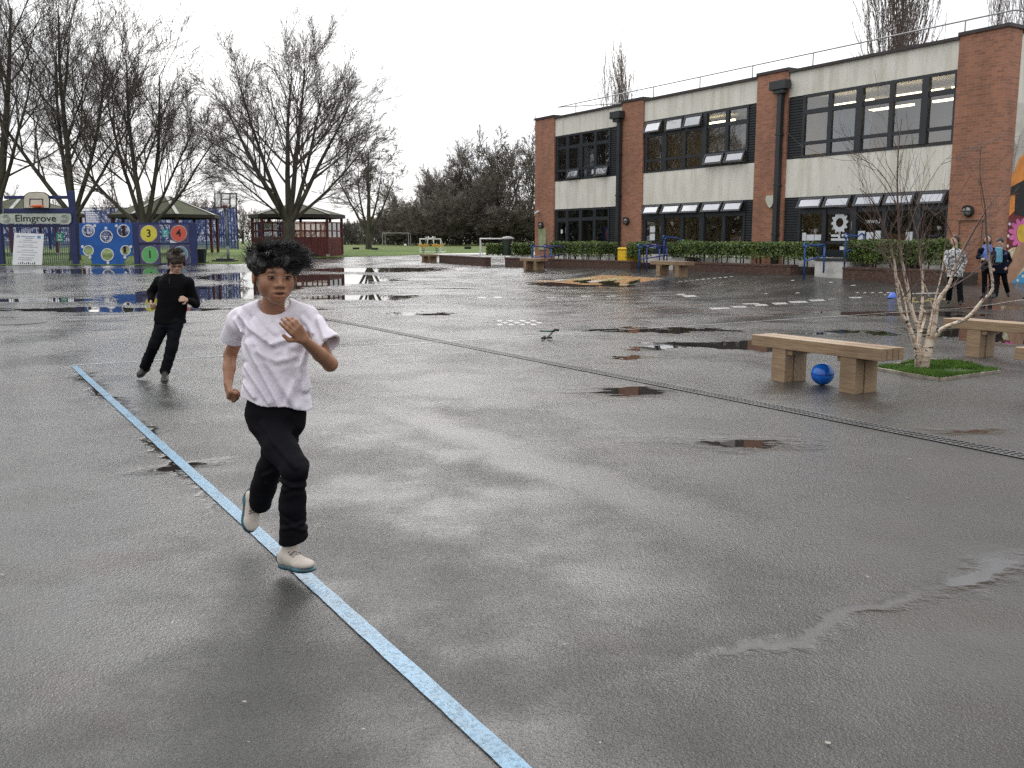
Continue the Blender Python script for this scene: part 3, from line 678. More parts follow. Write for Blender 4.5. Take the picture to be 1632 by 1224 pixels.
def leafbox(m, rng, x0, x1, y0, y1, z0, z1, n, sz):
    for i in range(n):
        f = rng.random()
        lump = .07*math.sin(i*.001)
        x = rng.uniform(x0, x1); y = rng.uniform(y0, y1); z = rng.uniform(z0, z1)
        k = rng.random()
        bx = .06*(mnoise.noise(Vector((x*1.7, z*1.7, 3)))); bz = .09*mnoise.noise(Vector((x*1.3, y*1.5, 7)))
        if k < .42: y = y0+rng.uniform(-.03,.10)+bx
        elif k < .72: z = z1+rng.uniform(-.09,.03)+bz
        elif k < .8: y = y1+rng.uniform(-.10,.03)
        elif k < .9: x = x0+rng.uniform(-.03,.1)+bx
        else: x = x1-rng.uniform(-.03,.1)+bx
        if z < z0+.12 and rng.random() < .35: continue
        a = Vector((rng.gauss(0,1), rng.gauss(0,1), rng.gauss(0,1)+.3)).normalized(); b_ = a.orthogonal().normalized(); b_.rotate(Matrix.Rotation(rng.uniform(0,6.28), 3, a)); c_ = a.cross(b_)
        s = sz*rng.uniform(.6,1.2); p = Vector((x,y,z))
        m.add([p-b_*s, p-c_*s*.45, p+b_*s, p+c_*s*.45], [(0,1,2,3)])
def hedge(u0, u1, v0, v1, z0, z1, label, n, seed, sz=.045, gaps=True):
    rng = random.Random(seed); m = MB(); leafbox(m, rng, u0, u1, v0, v1, z0, z1, n, sz)
    o = bldg_obj('hedge', m, LEAF[0], label, 'hedge', 'clipped hedges along the school front')
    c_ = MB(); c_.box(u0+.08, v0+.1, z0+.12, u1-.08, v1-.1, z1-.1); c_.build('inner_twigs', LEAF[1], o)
    s_ = MB(); x = u0+.2
    while x < u1-.1:
        yy = rng.uniform(v0+.15, v1-.15); s_.tube([(x, yy, z0-.25), (x+rng.uniform(-.06,.06), yy, z0+.15)], .022, 5); x += rng.uniform(.16,.34)
    s_.build('stems', STEMM, o); return o
f = lambda px, v: Fa(px, 400, v)[0]
hedge(f(1352,-1.5)+.1, 21.9, -1.8, -.9, .80, 1.40, 'clipped green hedge behind the pupil in the patterned coat', 8500, 1)
hedge(f(1075,-1.5), f(1283,-1.5), -1.8, -.9, .86, 1.36, 'long clipped green hedge between the two doors, above the middle of the planter', 9000, 2)
hedge(f(1004,-1.5), f(1024,-1.5), -1.7, -1.0, .80, 1.36, 'small green hedge between the yellow bin and blue handrails', 1200, 3)
hedge(f(884,-1.5), f(966,-1.5), -1.8, -.9, .80, 1.37, 'clipped green hedge left of the yellow bin, below the farthest window bay', 5200, 4)
f2 = lambda px: Fa(px, 395, -1.3)[0]
def hedge_px(x0, x1, yb, yt, Y, dep, label, seed, n):
    a = W(x0, yb, Y); c_ = W(x1, yt, Y); rng = random.Random(seed); m = MB(); leafbox(m, rng, 0, c_.x-a.x, 0, dep, 0, c_.z-a.z, n, .055)
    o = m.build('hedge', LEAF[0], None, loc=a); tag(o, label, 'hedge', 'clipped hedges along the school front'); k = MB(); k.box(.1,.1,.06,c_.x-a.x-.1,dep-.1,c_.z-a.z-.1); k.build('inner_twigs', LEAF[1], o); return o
hedge_px(775, 803, 407, 388, 46.5, 1.2, 'square green bush farthest left on the planter, beside the white goal', 5, 1500)
hedge_px(816, 850, 408, 387, 45.0, 1.2, 'square green bush on the planter just left of the brick corner', 6, 1700)
# dark green litter bin between those bushes
m = MB(); c0 = W(809, 407, 46.6); m.lathe([(.26,0),(.27,.75),(.27,.78)], 20); o = m.build('litter_bin', M_('dark_green_plastic', (.02,.035,.022), .5), None, loc=(c0.x,c0.y,c0.z)); tag(o, 'round dark green litter bin between two square bushes', 'litter bin')
k = MB(); k.lathe([(.32,.78),(.32,.82),(.2,.90),(.05,.92)], 20); k.build('bin_hood', M_('grey_bin_hood', (.25,.25,.25), .5), o)
# yellow grit bin
m = MB(); ug = f(994,-1.4); m.box(0,0,0,.55,.6,.45); o = m.build('grit_bin', M_('yellow_plastic', (.85,.55,.02), .45, .1), None, bevel=.03, loc=bw(ug,-1.7,.62), rotz=BANG); tag(o, 'yellow plastic grit bin against the second brick pier', 'grit bin')
k = MB(); k.box(-.02,-.02,.455,.57,.62,.56); k.build('lid', M_('yellow_plastic', (.85,.55,.02), .45), o, bevel=.05)
# blue handrails
HB = M_('blue_painted_steel', (.018,.085,.30), .35, .1, 3); HP = M_('purple_painted_steel', (.06,.05,.24), .35, .1, 3)
def rail(u, v0, z0, v1, z1, mat, label, loop=True):
    """side-on handrail: posts at the foot and the head, top rail with a rounded return"""
    m = MB(); h = .95
    m.tube([(0,v0,z0),(0,v0,z0+h-.12),(0,v0+.05,z0+h-.03),(0,v0+.15,z0+h),(0,v0+.5,z0+h-.02),(0,v1-.15,z1+h-.25),(0,v1,z1+h-.3)], .026, 8)
    m.tube([(0,v1-.05,z1-.1),(0,v1-.05,z1+h-.3)], .026, 8); m.tube([(0,v0,z0+.5),(0,v1-.05,z1+.38)], .02, 8)
    m.tube([(0,v0+.02,z0+h-.1),(0,v0-.08,z0+h-.02),(0,v0-.02,z0+h+.06),(0,v0+.15,z0+h)], .024, 8)
    o = m.build('handrail', mat, None, smooth=True, loc=bw(u,0), rotz=BANG); return tag(o, label, 'handrail', 'blue and purple handrails at the doors')
rail(f(1285,-2.9), -2.95, .36, -2.1, .62, HB, 'blue tube handrail left of the near door landing')
rail(uB-.05, -2.0, .62, -1.2, .93, HB, 'blue tube handrail at the right edge of the near white landing')
rail(f(1021,-2.9), -2.95, .30, -2.0, .5, HB, 'bright blue handrail between small hedge and farther bench')
rail(f(1033,-2.7), -2.75, .33, -1.8, .55, HP, 'purple handrail just right of the bright blue one at the middle door')
rail(f(1062,-1.8), -1.9, .60, -1.1, .8, HB, 'blue handrail with rounded end beside the long hedge')
rail(f(848,-2.9), -2.9, .26, -1.9, .45, HB, 'farthest blue handrail, at the foot of the mossy board')
rail(f(868,-2.7), -2.7, .28, -1.7, .5, HP, 'farthest purple handrail beside the corner hedge')
# ------------------------------------------------------------------ bare trees
def rotv(v, ax, a): return Matrix.Rotation(a, 3, ax) @ v
class TreeB:
    def __init__(s, seed, minr=.006, droop=0.0, up=.05, ratio=.6, kids=(7,6,5,4), wob=.12, spread=(28,55), maxlev=4, lenk=1.0, out=0):
        s.out = out
        s.r = random.Random(seed); s.tr = MB(); s.cr = MB(); s.minr = minr; s.up = up; s.ratio = ratio; s.kids = kids; s.wob = wob; s.spread = spread; s.maxlev = maxlev; s.lenk = lenk
    def tube(s, mb, pts, rad):
        sides = 9 if rad[0] > .12 else 6 if rad[0] > .05 else 4 if rad[0] > .02 else 3
        n = len(pts); o = len(mb.v); t0 = (pts[1]-pts[0]).normalized(); a = t0.orthogonal().normalized()
        cs = [(math.cos(2*math.pi*k/sides), math.sin(2*math.pi*k/sides)) for k in range(sides)]
        for i in range(n):
            t = (pts[min(n-1,i+1)]-pts[max(0,i-1)]).normalized(); a = a-t*a.dot(t)
            if a.length < 1e-4: a = t.orthogonal()
            a.normalize(); b = t.cross(a); p = pts[i]; r_ = rad[i]
            for c_, s_ in cs: q = p+(a*c_+b*s_)*r_; mb.v.append((q.x,q.y,q.z))
        for i in range(n-1):
            for k in range(sides):
                k2 = (k+1) % sides; mb.f.append((o+i*sides+k, o+i*sides+k2, o+(i+1)*sides+k2, o+(i+1)*sides+k)); mb.m.append(0)
    def grow(s, p, d, L, r, lv, dirs=None):
        rg = s.r; n = 9 if lv == 0 else 7 if lv == 1 else 4 if lv == 2 else 3 if lv == 3 else 2
        pts = [p.copy()]; rad = [r]; ds = [d.copy()]
        for i in range(n):
            d = d+Vector((rg.gauss(0,1), rg.gauss(0,1), rg.gauss(0,1)))*s.wob*(.5 if lv == 0 else 1)+Vector((0,0,s.up*(1 if lv < 3 else .6)))
            d.normalize(); p = p+d*(L/n); t = (i+1)/n
            pts.append(p.copy()); rad.append(max(s.minr, r*(1-.78*t) if lv < 3 else r*(1-.6*t))); ds.append(d.copy())
        s.tube(s.tr if lv <= 0 else s.cr, pts, rad)
        if lv >= s.maxlev: return
        k = s.kids[min(lv, len(s.kids)-1)]; k = max(2, int(k*rg.uniform(.8,1.25)))
        for j in range(k):
            t = (.22 if lv == 0 else .15)+(.80*(j+rg.random())/k); t = min(t, 1.0); fi = t*n; i = min(n-1, int(fi)); q = pts[i].lerp(pts[i+1], fi-i)
            ang = R(rg.uniform(*s.spread)+(s.out if lv == 0 else 0))*(1-.3*t); ax = ds[i].orthogonal().normalized(); ax.rotate(Matrix.Rotation(rg.uniform(0,6.283), 3, ds[i])); nd_ = rotv(ds[i], ax, ang)
            if nd_.z < -.15: nd_.z *= .3; nd_.normalize()
            rr_ = rad[i]*rg.uniform(.36,.56)
            s.grow(q, nd_, L*s.lenk*rg.uniform(.38,.62)*((1.38-.72*t) if s.out and lv == 0 else (1.15-.45*t)), max(s.minr, rr_), lv+1)
BARK = M_('mossy_bark', (.078,.072,.050), .9, .3, 2.2, bmp=.03, bscale=9, sc3=(1,1,.3)); TWIG = M_('bare_twig', (.14,.118,.10), .9, .2, 2)
TWIG2 = M_('brown_scrub_twig', (.185,.16,.135), .9, .3, 1.2); BARK2 = M_('grey_bark', (.09,.08,.07), .9, .3, 2)
def tree(label, base, stems, seed, trunk=None, group=None, name='bare_tree', mats=None, **kw):
    """stems: (dx, dy, dz, length, radius) from the trunk head"""
    T = TreeB(seed, **kw); o0 = Vector((0,0,0))
    if trunk: 
        h, r, lean = trunk; e = Vector(lean+(h,)); pts = [Vector((0,0,-.3)), Vector((0,0,.05)), e*.3, e*.6, e]; T.tube(T.tr, pts, [r*1.7, r*1.25, r*1.02, r*.95, r*1.05]); o0 = e
    for st in stems:
        d = Vector(st[:3]).normalized(); T.grow(o0+d*.02-Vector((0,0,.12 if trunk else 0)), d, st[3], st[4], 0)
    m = mats or (BARK, TWIG)
    e = thing(name, label, 'tree', base, 0, group)
    T.tr.build('trunk', m[0], e, smooth=True); T.cr.build('crown', m[1], e); return e
def gp(px, Y): 
    x = (px-816)/FPX*Y/1.0; return Vector((x, Y, gz(x, Y)))
BT = 'big bare trees on the left'
# hero tree over the walled pavilion
KW = dict(minr=.0060, kids=(12,8,6,5), up=.04, lenk=1.0, spread=(22,46), wob=.065, out=8)
tD = tree('wide spreading bare tree with several mossy stems, in front of the glazed red pavilion', gp(463,53.5), [(-0.62, 0.1, 1, 7.57, 0.18), (-0.3, -0.35, 1, 7.57, 0.153), (-0.08, 0.2, 1, 8.51, 0.189), (0.22, -0.1, 1, 8.33, 0.171), (0.4, 0.35, 1, 7.76, 0.144), (0.72, -0.15, 1, 7.38, 0.153), (1.15, 0.1, 0.85, 6.25, 0.108), (-1.0, -0.1, 0.75, 4.6, 0.08)], 11, (2.1,.31,(.1,0)), BT, **KW)
tC = tree('bare tree whose stems fork low in front of the open pavilion roof', gp(238,52.5), [(-0.85, 0, 0.8, 6.27, 0.144), (-0.34, 0.2, 1, 7.8, 0.144), (0.02, -0.2, 1, 8.75, 0.171), (0.26, 0.1, 1, 8.36, 0.153), (0.9, -0.1, 0.72, 6.08, 0.117), (0.55, 0.4, 1, 6.85, 0.108)], 12, (1.7,.28,(0,0)), BT, **KW)
tB = tree('tall bare tree rising behind the blue arch with the school name', gp(126,52), [(-0.72, 0, 0.9, 8.51, 0.153), (-0.32, 0.25, 1, 9.47, 0.144), (0.0, -0.1, 1, 10.44, 0.189), (0.36, 0.1, 1, 8.88, 0.144), (0.75, -0.2, 0.85, 6.95, 0.117)], 13, (2.4,.27,(.1,0)), BT, **KW)
tA = tree('bare tree with one leaning main stem at the left edge', gp(0,52), [(.2,0,1,10.4,.24),(-.35,.2,1,9,.15),(.5,-.1,1,8,.13)], 14, (3.0,.29,(.3,0)), BT, **KW)
# trees past the left edge that the school windows mirror
for i, (x, y, sr, lb) in enumerate([(-37,50,tB,'first bare tree past the left edge, mirrored in the middle windows'),(-47,55,tC,'second bare tree past the left edge, mirrored in the near windows'),(-58,51,tD,'third bare tree past the left edge, mirrored in the near windows'),(-70,58,tB,'farthest bare tree past the left edge of the field')]):
    dup(sr, Vector((x, y, gz(x, y))), .9*i+.5, lb)
# smaller ones
tree('small round bare tree beyond the walled pavilion, right of the big one', gp(590,77), [(0,0,1,6.6,.2),(-.6,.1,.9,5,.13),(.6,0,.85,5,.13),(.25,-.4,1,5.4,.12),(-.3,.3,1,5.6,.12)], 21, (1.3,.24,(0,0)), None, minr=.013, kids=(8,6,5,4), up=.03, spread=(35,70))
tree('fan-shaped bare tree just left of the brick building, behind the white goal', gp(792,112), [(0,0,1,9,.3),(-.5,0,1,8,.2),(.5,0,1,8.6,.2),(-.95,.1,.75,7,.17),(.95,0,.75,7.4,.17),(.25,.3,1,8.4,.2),(-.25,-.3,1,8.4,.2)], 22, (1.2,.42,(0,0)), None, minr=.022, kids=(9,7,5,4), up=.06, mats=(BARK2, TWIG2))
tree('pale bare tree tight against the far brick corner', gp(842,118), [(0,0,1,9,.25),(-.4,0,1,8.4,.2),(.4,0,1,8.6,.2)], 23, (1.4,.3,(0,0)), None, minr=.022, kids=(9,7,5,4), up=.09, mats=(BARK2, TWIG2))
# dense scrub trees
def scrub(label, px, Y, h, seed, wdt=.8, dens=(10,10,9), r=.13, minr=.017, nst=8, group='dark scrub trees beyond the field'):
    rg = random.Random(seed); st = []
    for i in range(nst):
        a = 2*math.pi*i/nst+rg.uniform(-.3,.3); st.append((wdt*math.cos(a), wdt*.8*math.sin(a), rg.uniform(.55,1.1), h*rg.uniform(.62,.85), r))
    st.append((0,0,1,h*.92,r))
    return tree(label, gp(px, Y), st, seed, (.5,r*1.5,(0,0)), group, 'scrub_tree', (BARK2, TWIG2), minr=minr, kids=dens, up=.04, maxlev=3, spread=(25,70))
scrub('dark low scrub farthest left of the clump, behind the far goal', 636, 116, 4.6, 31, 1.1)
scrub('dark rounded scrub thicket left of the tall brown dome', 668, 112, 5.6, 32, 1.0, nst=10)
scrub('dark thicket tucked under the left flank of the brown dome', 700, 106, 5.6, 33, 1.0, nst=10)
scrub('tall brown domed scrub tree, highest of the clump behind the small goal', 735, 116, 9.4, 34, .75, nst=12, dens=(11,11,9))
scrub('brown scrub between the domed tree and the fan-shaped tree', 764, 108, 6.4, 35, .8, nst=9)
scrub('low dark scrub under the fan-shaped tree', 812, 108, 4.6, 36, 1.1, nst=9)
scrub('low dark scrub against the far brick corner', 850, 110, 4.6, 39, 1.1, nst=9)
scrub('sparse scrub between the glazed pavilion and the thicket', 608, 128, 3.6, 37, 1.1, minr=.025)
# poplars behind the building
def poplar(label, px, py_top, Y, hb, seed, w=.13, n=16):
    top = W(px, py_top, Y); rg = random.Random(seed); h = top.z; st = [(0,0,1,h,.13)]
    for i in range(n):
        a = rg.uniform(0,6.28); st.append((w*math.cos(a), w*math.sin(a), 1, h*rg.uniform(.84,1.0), .035))
    return tree(label, (top.x, Y, gz(top.x, Y)), st, seed, (.6,.3,(0,0)), 'upright poplars behind the school', 'poplar_tree', (BARK2, M_('poplar_twig', (.19,.145,.125), .9)), minr=.010, kids=(22,9,6), up=.07, wob=.045, spread=(12,26), maxlev=3, lenk=.40)
poplar('largest upright poplar above the roof, left of the near brick pier', 1440, -60, 62, 0, 41, .12, 30)
poplar('small distant poplar showing above the middle of the roof', 988, 116, 95, 0, 42, .12, 18)
poplar('upright poplar above the roof corner at the right edge', 1632, -40, 75, 0, 43, .11, 16)
# distant row behind the sports court
rg = random.Random(5)
for i, (px, Y, h) in enumerate([(30,128,7.2),(90,140,6.6),(190,132,7.4),(240,126,6.0),(282,134,9.0),(318,120,6.0),(352,126,7.4),(392,140,6.4),(425,150,4.6),(560,165,3.6),(445,130,3.8)]):
    lab = ['far bare tree behind the backboard of the arch','far bare tree between the arch and first tall stem','far bare tree behind the round-hole panel','low far bare tree behind the number panels','tallest far bare tree behind the open pavilion roof','low far bare tree right of that pavilion peak','far bare tree behind the free-standing basketball hoop','faint far tree right of the basketball hoop','faint low far tree left of the walled pavilion','faint low far tree seen under the small round tree','low far bush behind the glazed pavilion'][i]
    st = [(.8*math.cos(a), .8*math.sin(a), rg.uniform(.7,1.3), h*.6, .12) for a in [k*1.05 for k in range(6)]]+[(0,0,1,h*.75,.14)]
    tree(lab, gp(px, Y), st, 60+i, (.8,.2,(0,0)), 'far bare trees along the skyline', 'distant_tree', (BARK2, M_('hazy_twig', (.22,.19,.17), .9)), minr=.022, kids=(7,6,4), maxlev=3, up=.05)
# continuous far hedge line
m = MB(); rng = random.Random(8)
for i in range(9000):
    x = rng.uniform(-150, 75); h = 2.2+1.3*mnoise.noise(Vector((x*.06, 2, 0)))+.8*mnoise.noise(Vector((x*.3, 5, 0)))
    z = rng.uniform(0, 1)**.8*max(.5, h); y = 172+rng.uniform(-2,2); p = Vector((x,y,1.0+z)); a = Vector((rng.gauss(0,.4), rng.gauss(0,.3), 1)).normalized(); b_ = Vector((rng.gauss(0,1), rng.gauss(0,.4), rng.gauss(0,.4))).normalized(); s_ = rng.uniform(.25,.6)
    m.add([p-b_*s_*.25, p+b_*s_*.25, p+a*s_*1.6], [(0,1,2)])
for i in range(15000):
    x = rng.uniform(-24, 14); h = 2.6+.9*mnoise.noise(Vector((x*.3, 5, 0))); z = rng.uniform(0, 1)*h; y = 121+rng.uniform(-2,2); p = Vector((x,y,.85+z)); a = Vector((rng.gauss(0,.4), rng.gauss(0,.3), 1)).normalized(); b_ = Vector((rng.gauss(0,1), rng.gauss(0,.4), rng.gauss(0,.4))).normalized(); s_ = rng.uniform(.2,.45)
    m.add([p-b_*s_*.2, p+b_*s_*.2, p+a*s_*1.6], [(0,1,2)])
for i in range(14000):
    y = rng.uniform(20, 125); h = 6.2+2.4*mnoise.noise(Vector((y*.09, 5, 0))); z = rng.uniform(0, 1)*h; x = -78+rng.uniform(-2,2); p = Vector((x,y,z)); a = Vector((rng.gauss(0,.4), rng.gauss(0,.4), 1)).normalized(); b_ = Vector((rng.gauss(0,.4), rng.gauss(0,1), rng.gauss(0,.4))).normalized(); s_ = rng.uniform(.5,.9)
    m.add([p-b_*s_*.4, p+b_*s_*.4, p+a*s_*1.5], [(0,1,2)])
tag(m.build('far_hedgerow', M_('far_scrub', (.13,.12,.10), .95, .35, .4)), 'thin dark hedgerow closing the far sides of the field', 'hedgerow', kind='stuff')
# ------------------------------------------------------------------ timber benches
def timber(name, c1, c2):
    m, nt, b = newmat(name); v = objvec(nt)
    g_ = tnoise(nt, v, 7, 6, .7, (.5,9,9)); k = tnoise(nt, v, 1.4, 3, .6)
    c = mixc(nt, c1, c2, mrange(nt, g_, .3, .7)); c = mixc(nt, c, tuple(x*.55 for x in c2), mth(nt, 'MULTIPLY', mrange(nt, k, .45, .75), .5)); nt.links.new(c, b.inputs['Base Color'])
    nt.links.new(mrange(nt, k, .3, .7, .35, .7), b.inputs['Roughness']); bump(nt, b, g_, .5, .006); return m
TIM = timber('damp_oak_sleeper', (.38,.27,.165), (.22,.14,.08)); TIMD = timber('dark_oak_end', (.15,.10,.06), (.085,.055,.034))
def bench(px, py, z, length, label, width=.30, height=.45, th=.115, inset=.28, rot=BANG, gnd=None, group='oak sleeper benches'):
    """px,py: the near top corner at the far-left end of the long front edge"""
    d = ray(px, py); t = (z+height-CAMH)/d[2]; p = Vector((d[0]*t, d[1]*t, z))
    e = thing('bench', label, 'bench', (p.x, p.y, z), rot, group)
    s = MB(); w_ = width/4
    for i in range(4): s.box(0, i*w_+.004, height-th, length, (i+1)*w_-.004, height-(.003 if i % 2 else 0))
    s.box(.03, .012, height-th+.008, length-.03, width-.012, height-.012)
    s.build('seat', TIM, e, bevel=.005)
    for x in (inset, length-inset-.18):
        l = MB(); l.box(x, .0+.012, -.03, x+.18, .135, height-th-.001); l.build('leg', TIM, e, bevel=.004)
        l = MB(); l.box(x+.01, .145, -.03, x+.19, width-.012, height-th-.001); l.build('leg', TIM, e, bevel=.004)
        b_ = MB(); b_.box(x+(.181 if x < length/2 else -.05), .03, height-th-.05, x+(.25 if x < length/2 else -.001), width-.03, height-th-.001); b_.build('bearer', TIM, e)
    return e
bench(1198, 533, 0, 1.60, 'near oak sleeper bench standing over the blue ball', .33)
bench(1503, 507, 0, 1.75, 'oak sleeper bench right of the birch, partly cut by the right edge', .33, inset=.33)
bench(1617, 553, 0, 1.6, 'end of a third oak bench just entering at the right edge below the others', .33)
z_ = G(1052,436).z; bench(1036, 415.5, z_, 1.62, 'small far oak bench in front of the long hedge, beside blue handrails', .4)
z_ = G(834,428).z; bench(828, 411, z_, 1.5, 'small far oak bench before the brick corner, right of the planter wall end', .4)
z_ = G(674,420).z; bench(669, 404.8, z_, 1.35, 'farthest oak bench at the left end of the planter wall, below two yellow spring toys', .45, inset=.2)
# ------------------------------------------------------------------ blue ball
m, nt, b = newmat('metallic_blue_ball'); v = objvec(nt); c = mixc(nt, (.005,.09,.50), (.01,.20,.75), mrange(nt, tnoise(nt, v, 9, 3, .6), .35, .65)); nt.links.new(c, b.inputs['Base Color']); b.inputs['Roughness'].default_value = .22; b.inputs['Coat Weight'].default_value = .4
d = ray(1311, 596); t = (.11-CAMH)/d[2]; mb = MB(); mb.lathe([(.111*math.sin(R(a))+1e-4, .111-.111*math.cos(R(a))) for a in range(0, 181, 9)], 40)
ball = mb.build('ball', m, None, smooth=True, loc=(d[0]*t, d[1]*t, 0)); tag(ball, 'shiny blue ball on the wet ground beneath the near bench', 'ball')
mb = MB(); mb.lathe([(.1125,.106),(.1125,.114)], 40); mb.build('seam', M_('dark_blue_seam', (.003,.05,.3), .4), ball)
# ------------------------------------------------------------------ tree pit with birch
q = [G(1392,589), G(1497,607), G(1592,594), G(1478,574)]; cen = (q[0]+q[1]+q[2]+q[3])/4
EDGM = M_('weathered_edging_board', (.30,.26,.21), .6, .25, 5)
pit = thing('tree_pit_edging', 'thin timber edging round the grassed square at the birch', 'edging', (cen.x, cen.y, 0))
mb = MB()
for i in range(4):
    a, c_ = q[i]-cen, q[(i+1) % 4]-cen; dd = (c_-a).normalized(); pr = Vector((-dd.y, dd.x, 0))*.018; a = Vector((a.x,a.y,0)); c_ = Vector((c_.x,c_.y,0))
    vs = [a-pr, c_-pr, c_+pr, a+pr]; mb.add([(k.x,k.y,-.02) for k in vs]+[(k.x,k.y,.03) for k in vs], [(0,1,5,4),(1,2,6,5),(2,3,7,6),(3,0,4,7),(4,5,6,7)])
mb.build('edging_board', EDGM, pit)
mb = MB(); mb.add([(k.x, k.y, .012) for k in (q[0], q[3], q[2], q[1])], [(3,2,1,0)][::1]); so_ = mb.build('pit_soil', M_('mossy_soil', (.035,.06,.015), .95, .4, 7, bmp=.02, bscale=20), None); tag(so_, kind='structure')
rng = random.Random(3); mb = MB()
for i in range(17000):
    s_, t = rng.random(), rng.random(); p = (q[0].lerp(q[1], s_)).lerp(q[3].lerp(q[2], s_), t)
    n_ = mnoise.noise(Vector((p.x*2.2, p.y*2.2, 1)))
    if n_ < -.22 and rng.random() < .8: continue
    h = rng.uniform(.02,.06)*(1+1.1*n_); a = rng.uniform(0,6.28); l = Vector((math.cos(a), math.sin(a), 0)); s2 = Vector((-l.y, l.x, 0))*.0035; top = p+l*h*rng.uniform(.2,.9)+Vector((0,0,h)); p = Vector((p.x,p.y,.01))
    mid = p.lerp(top, .5)+Vector((0,0,h*.15)); mb.add([p-s2, p+s2, mid+s2*.7, top, mid-s2*.7], [(0,1,2,3,4)])
tag(mb.build('grass', M_('pit_grass', (.13,.24,.035), .6, .3, 6, col2=(.06,.13,.02)), None), 'short bright green grass in the square round the birch', 'grass', kind='stuff')
# birch: stems given by image positions at the depth of the pit
bt = d = None
m, nt, b = newmat('birch_bark'); v = objvec(nt); s3 = nd(nt, 'ShaderNodeSeparateXYZ'); nt.links.new(v, s3.inputs[0])
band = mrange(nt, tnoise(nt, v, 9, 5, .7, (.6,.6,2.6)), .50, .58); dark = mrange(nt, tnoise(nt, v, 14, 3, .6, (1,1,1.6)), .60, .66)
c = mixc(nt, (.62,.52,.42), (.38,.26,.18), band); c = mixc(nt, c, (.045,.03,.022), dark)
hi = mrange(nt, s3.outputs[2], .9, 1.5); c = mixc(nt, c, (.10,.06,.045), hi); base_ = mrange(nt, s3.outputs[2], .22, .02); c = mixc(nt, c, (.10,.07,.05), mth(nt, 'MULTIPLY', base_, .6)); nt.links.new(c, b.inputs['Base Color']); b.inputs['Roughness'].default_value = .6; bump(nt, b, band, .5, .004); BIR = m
BTW = M_('birch_twig', (.13,.09,.075), .7, .2, 3)
bp = G(1470,590); YB = bp.y
birch = thing('birch_tree', 'young white-barked bare birch with many stems in the grassed square', 'tree', bp)
T = TreeB(77, minr=.0016, kids=(7,5,3), up=.05, wob=.09, spread=(18,42), maxlev=2); tk = MB(); T.tr = tk
def stemp(pts, r0, r1, sidek=6, tl=1.0):
    P3 = [W(x, y, YB+dy)-bp for x, y, dy in pts]; n_ = len(P3)
    # smooth interpolation
    out = []; rr_ = []
    for i in range(n_-1):
        for k in range(3):
            t = k/3; p0 = P3[max(0,i-1)]; p1 = P3[i]; p2 = P3[i+1]; p3 = P3[min(n_-1,i+2)]
            out.append(.5*((2*p1)+(p2-p0)*t+(2*p0-5*p1+4*p2-p3)*t*t+(3*p1-p0-3*p2+p3)*t**3)); 
    out.append(P3[-1]); N_ = len(out); rr_ = [r0+(r1-r0)*(i/(N_-1))**.8 for i in range(N_)]
    T.tube(tk, out, rr_)
    for j in range(sidek):
        f_ = .35+.63*(j+T.r.random())/sidek; i = min(N_-2, int(f_*(N_-1))); dr = (out[i+1]-out[i]).normalized(); ax = dr.orthogonal(); ax.rotate(Matrix.Rotation(T.r.uniform(0,6.28), 3, dr)); nd_ = rotv(dr, ax, R(T.r.uniform(22,45)))
        T.grow(out[i], nd_, T.r.uniform(.35,.8)*tl, max(.0025, rr_[i]*.45), 1)
tk_pts = [Vector((0,0,-.05)), Vector((.0,0,.02)), Vector((.02,0,.12)), Vector((.05,.0,.26)), Vector((.09,0,.40))]
T.tube(tk, tk_pts, [.085,.07,.058,.055,.05])
stemp([(1462,590,0),(1461,560,-.05),(1449,520,-.1),(1437,500,-.12),(1432,470,-.15),(1428,440,-.2),(1424,410,-.2),(1408,360,-.25),(1390,320,-.3),(1370,300,-.35)], .034, .004, 9)
stemp([(1468,588,0),(1462,560,0),(1466,530,.05),(1455,500,.1),(1446,455,.1),(1436,405,.1),(1432,350,.1),(1430,290,.1),(1432,240,.1),(1437,190,.1)], .034, .004, 14, 1.2)
stemp([(1470,575,0),(1464,540,.1),(1468,500,.1),(1471,460,.15),(1468,420,.2),(1464,385,.2),(1452,340,.3),(1440,300,.3)], .026, .004, 8)
stemp([(1478,560,0),(1489,520,-.05),(1495,480,-.1),(1512,455,-.1),(1524,420,-.1),(1545,380,-.15),(1565,345,-.2),(1590,310,-.2)], .034, .004, 9)
stemp([(1482,555,0),(1500,525,-.1),(1540,508,-.2),(1565,480,-.25),(1582,460,-.3),(1577,420,-.3),(1572,370,-.3),(1570,330,-.3),(1562,280,-.3),(1563,235,-.3)], .028, .0035, 5, .6)
stemp([(1474,555,0),(1482,520,.1),(1490,480,.2),(1500,440,.2),(1505,400,.3),(1512,350,.3)], .02, .003, 6)
stemp([(1468,530,.0),(1475,500,.1),(1465,492,.1)], .02, .016, 0)
stemp([(1449,520,-.1),(1440,470,.0),(1420,420,.1),(1395,385,.1),(1375,350,.1)], .014, .0025, 7)
stemp([(1490,500,-.1),(1480,470,-.1),(1470,440,-.1),(1465,400,-.1),(1480,360,-.1),(1500,320,-.1)], .012, .0025, 7)
stemp([(1436,405,.1),(1450,360,.1),(1470,310,.1),(1500,262,.1),(1520,245,.1)], .008, .002, 6)
stemp([(1433,350,.1),(1420,300,.1),(1390,262,.1),(1350,247,.1)], .008, .002, 6)
tk.build('trunk', BIR, birch, smooth=True); T.cr.build('crown', BTW, birch)
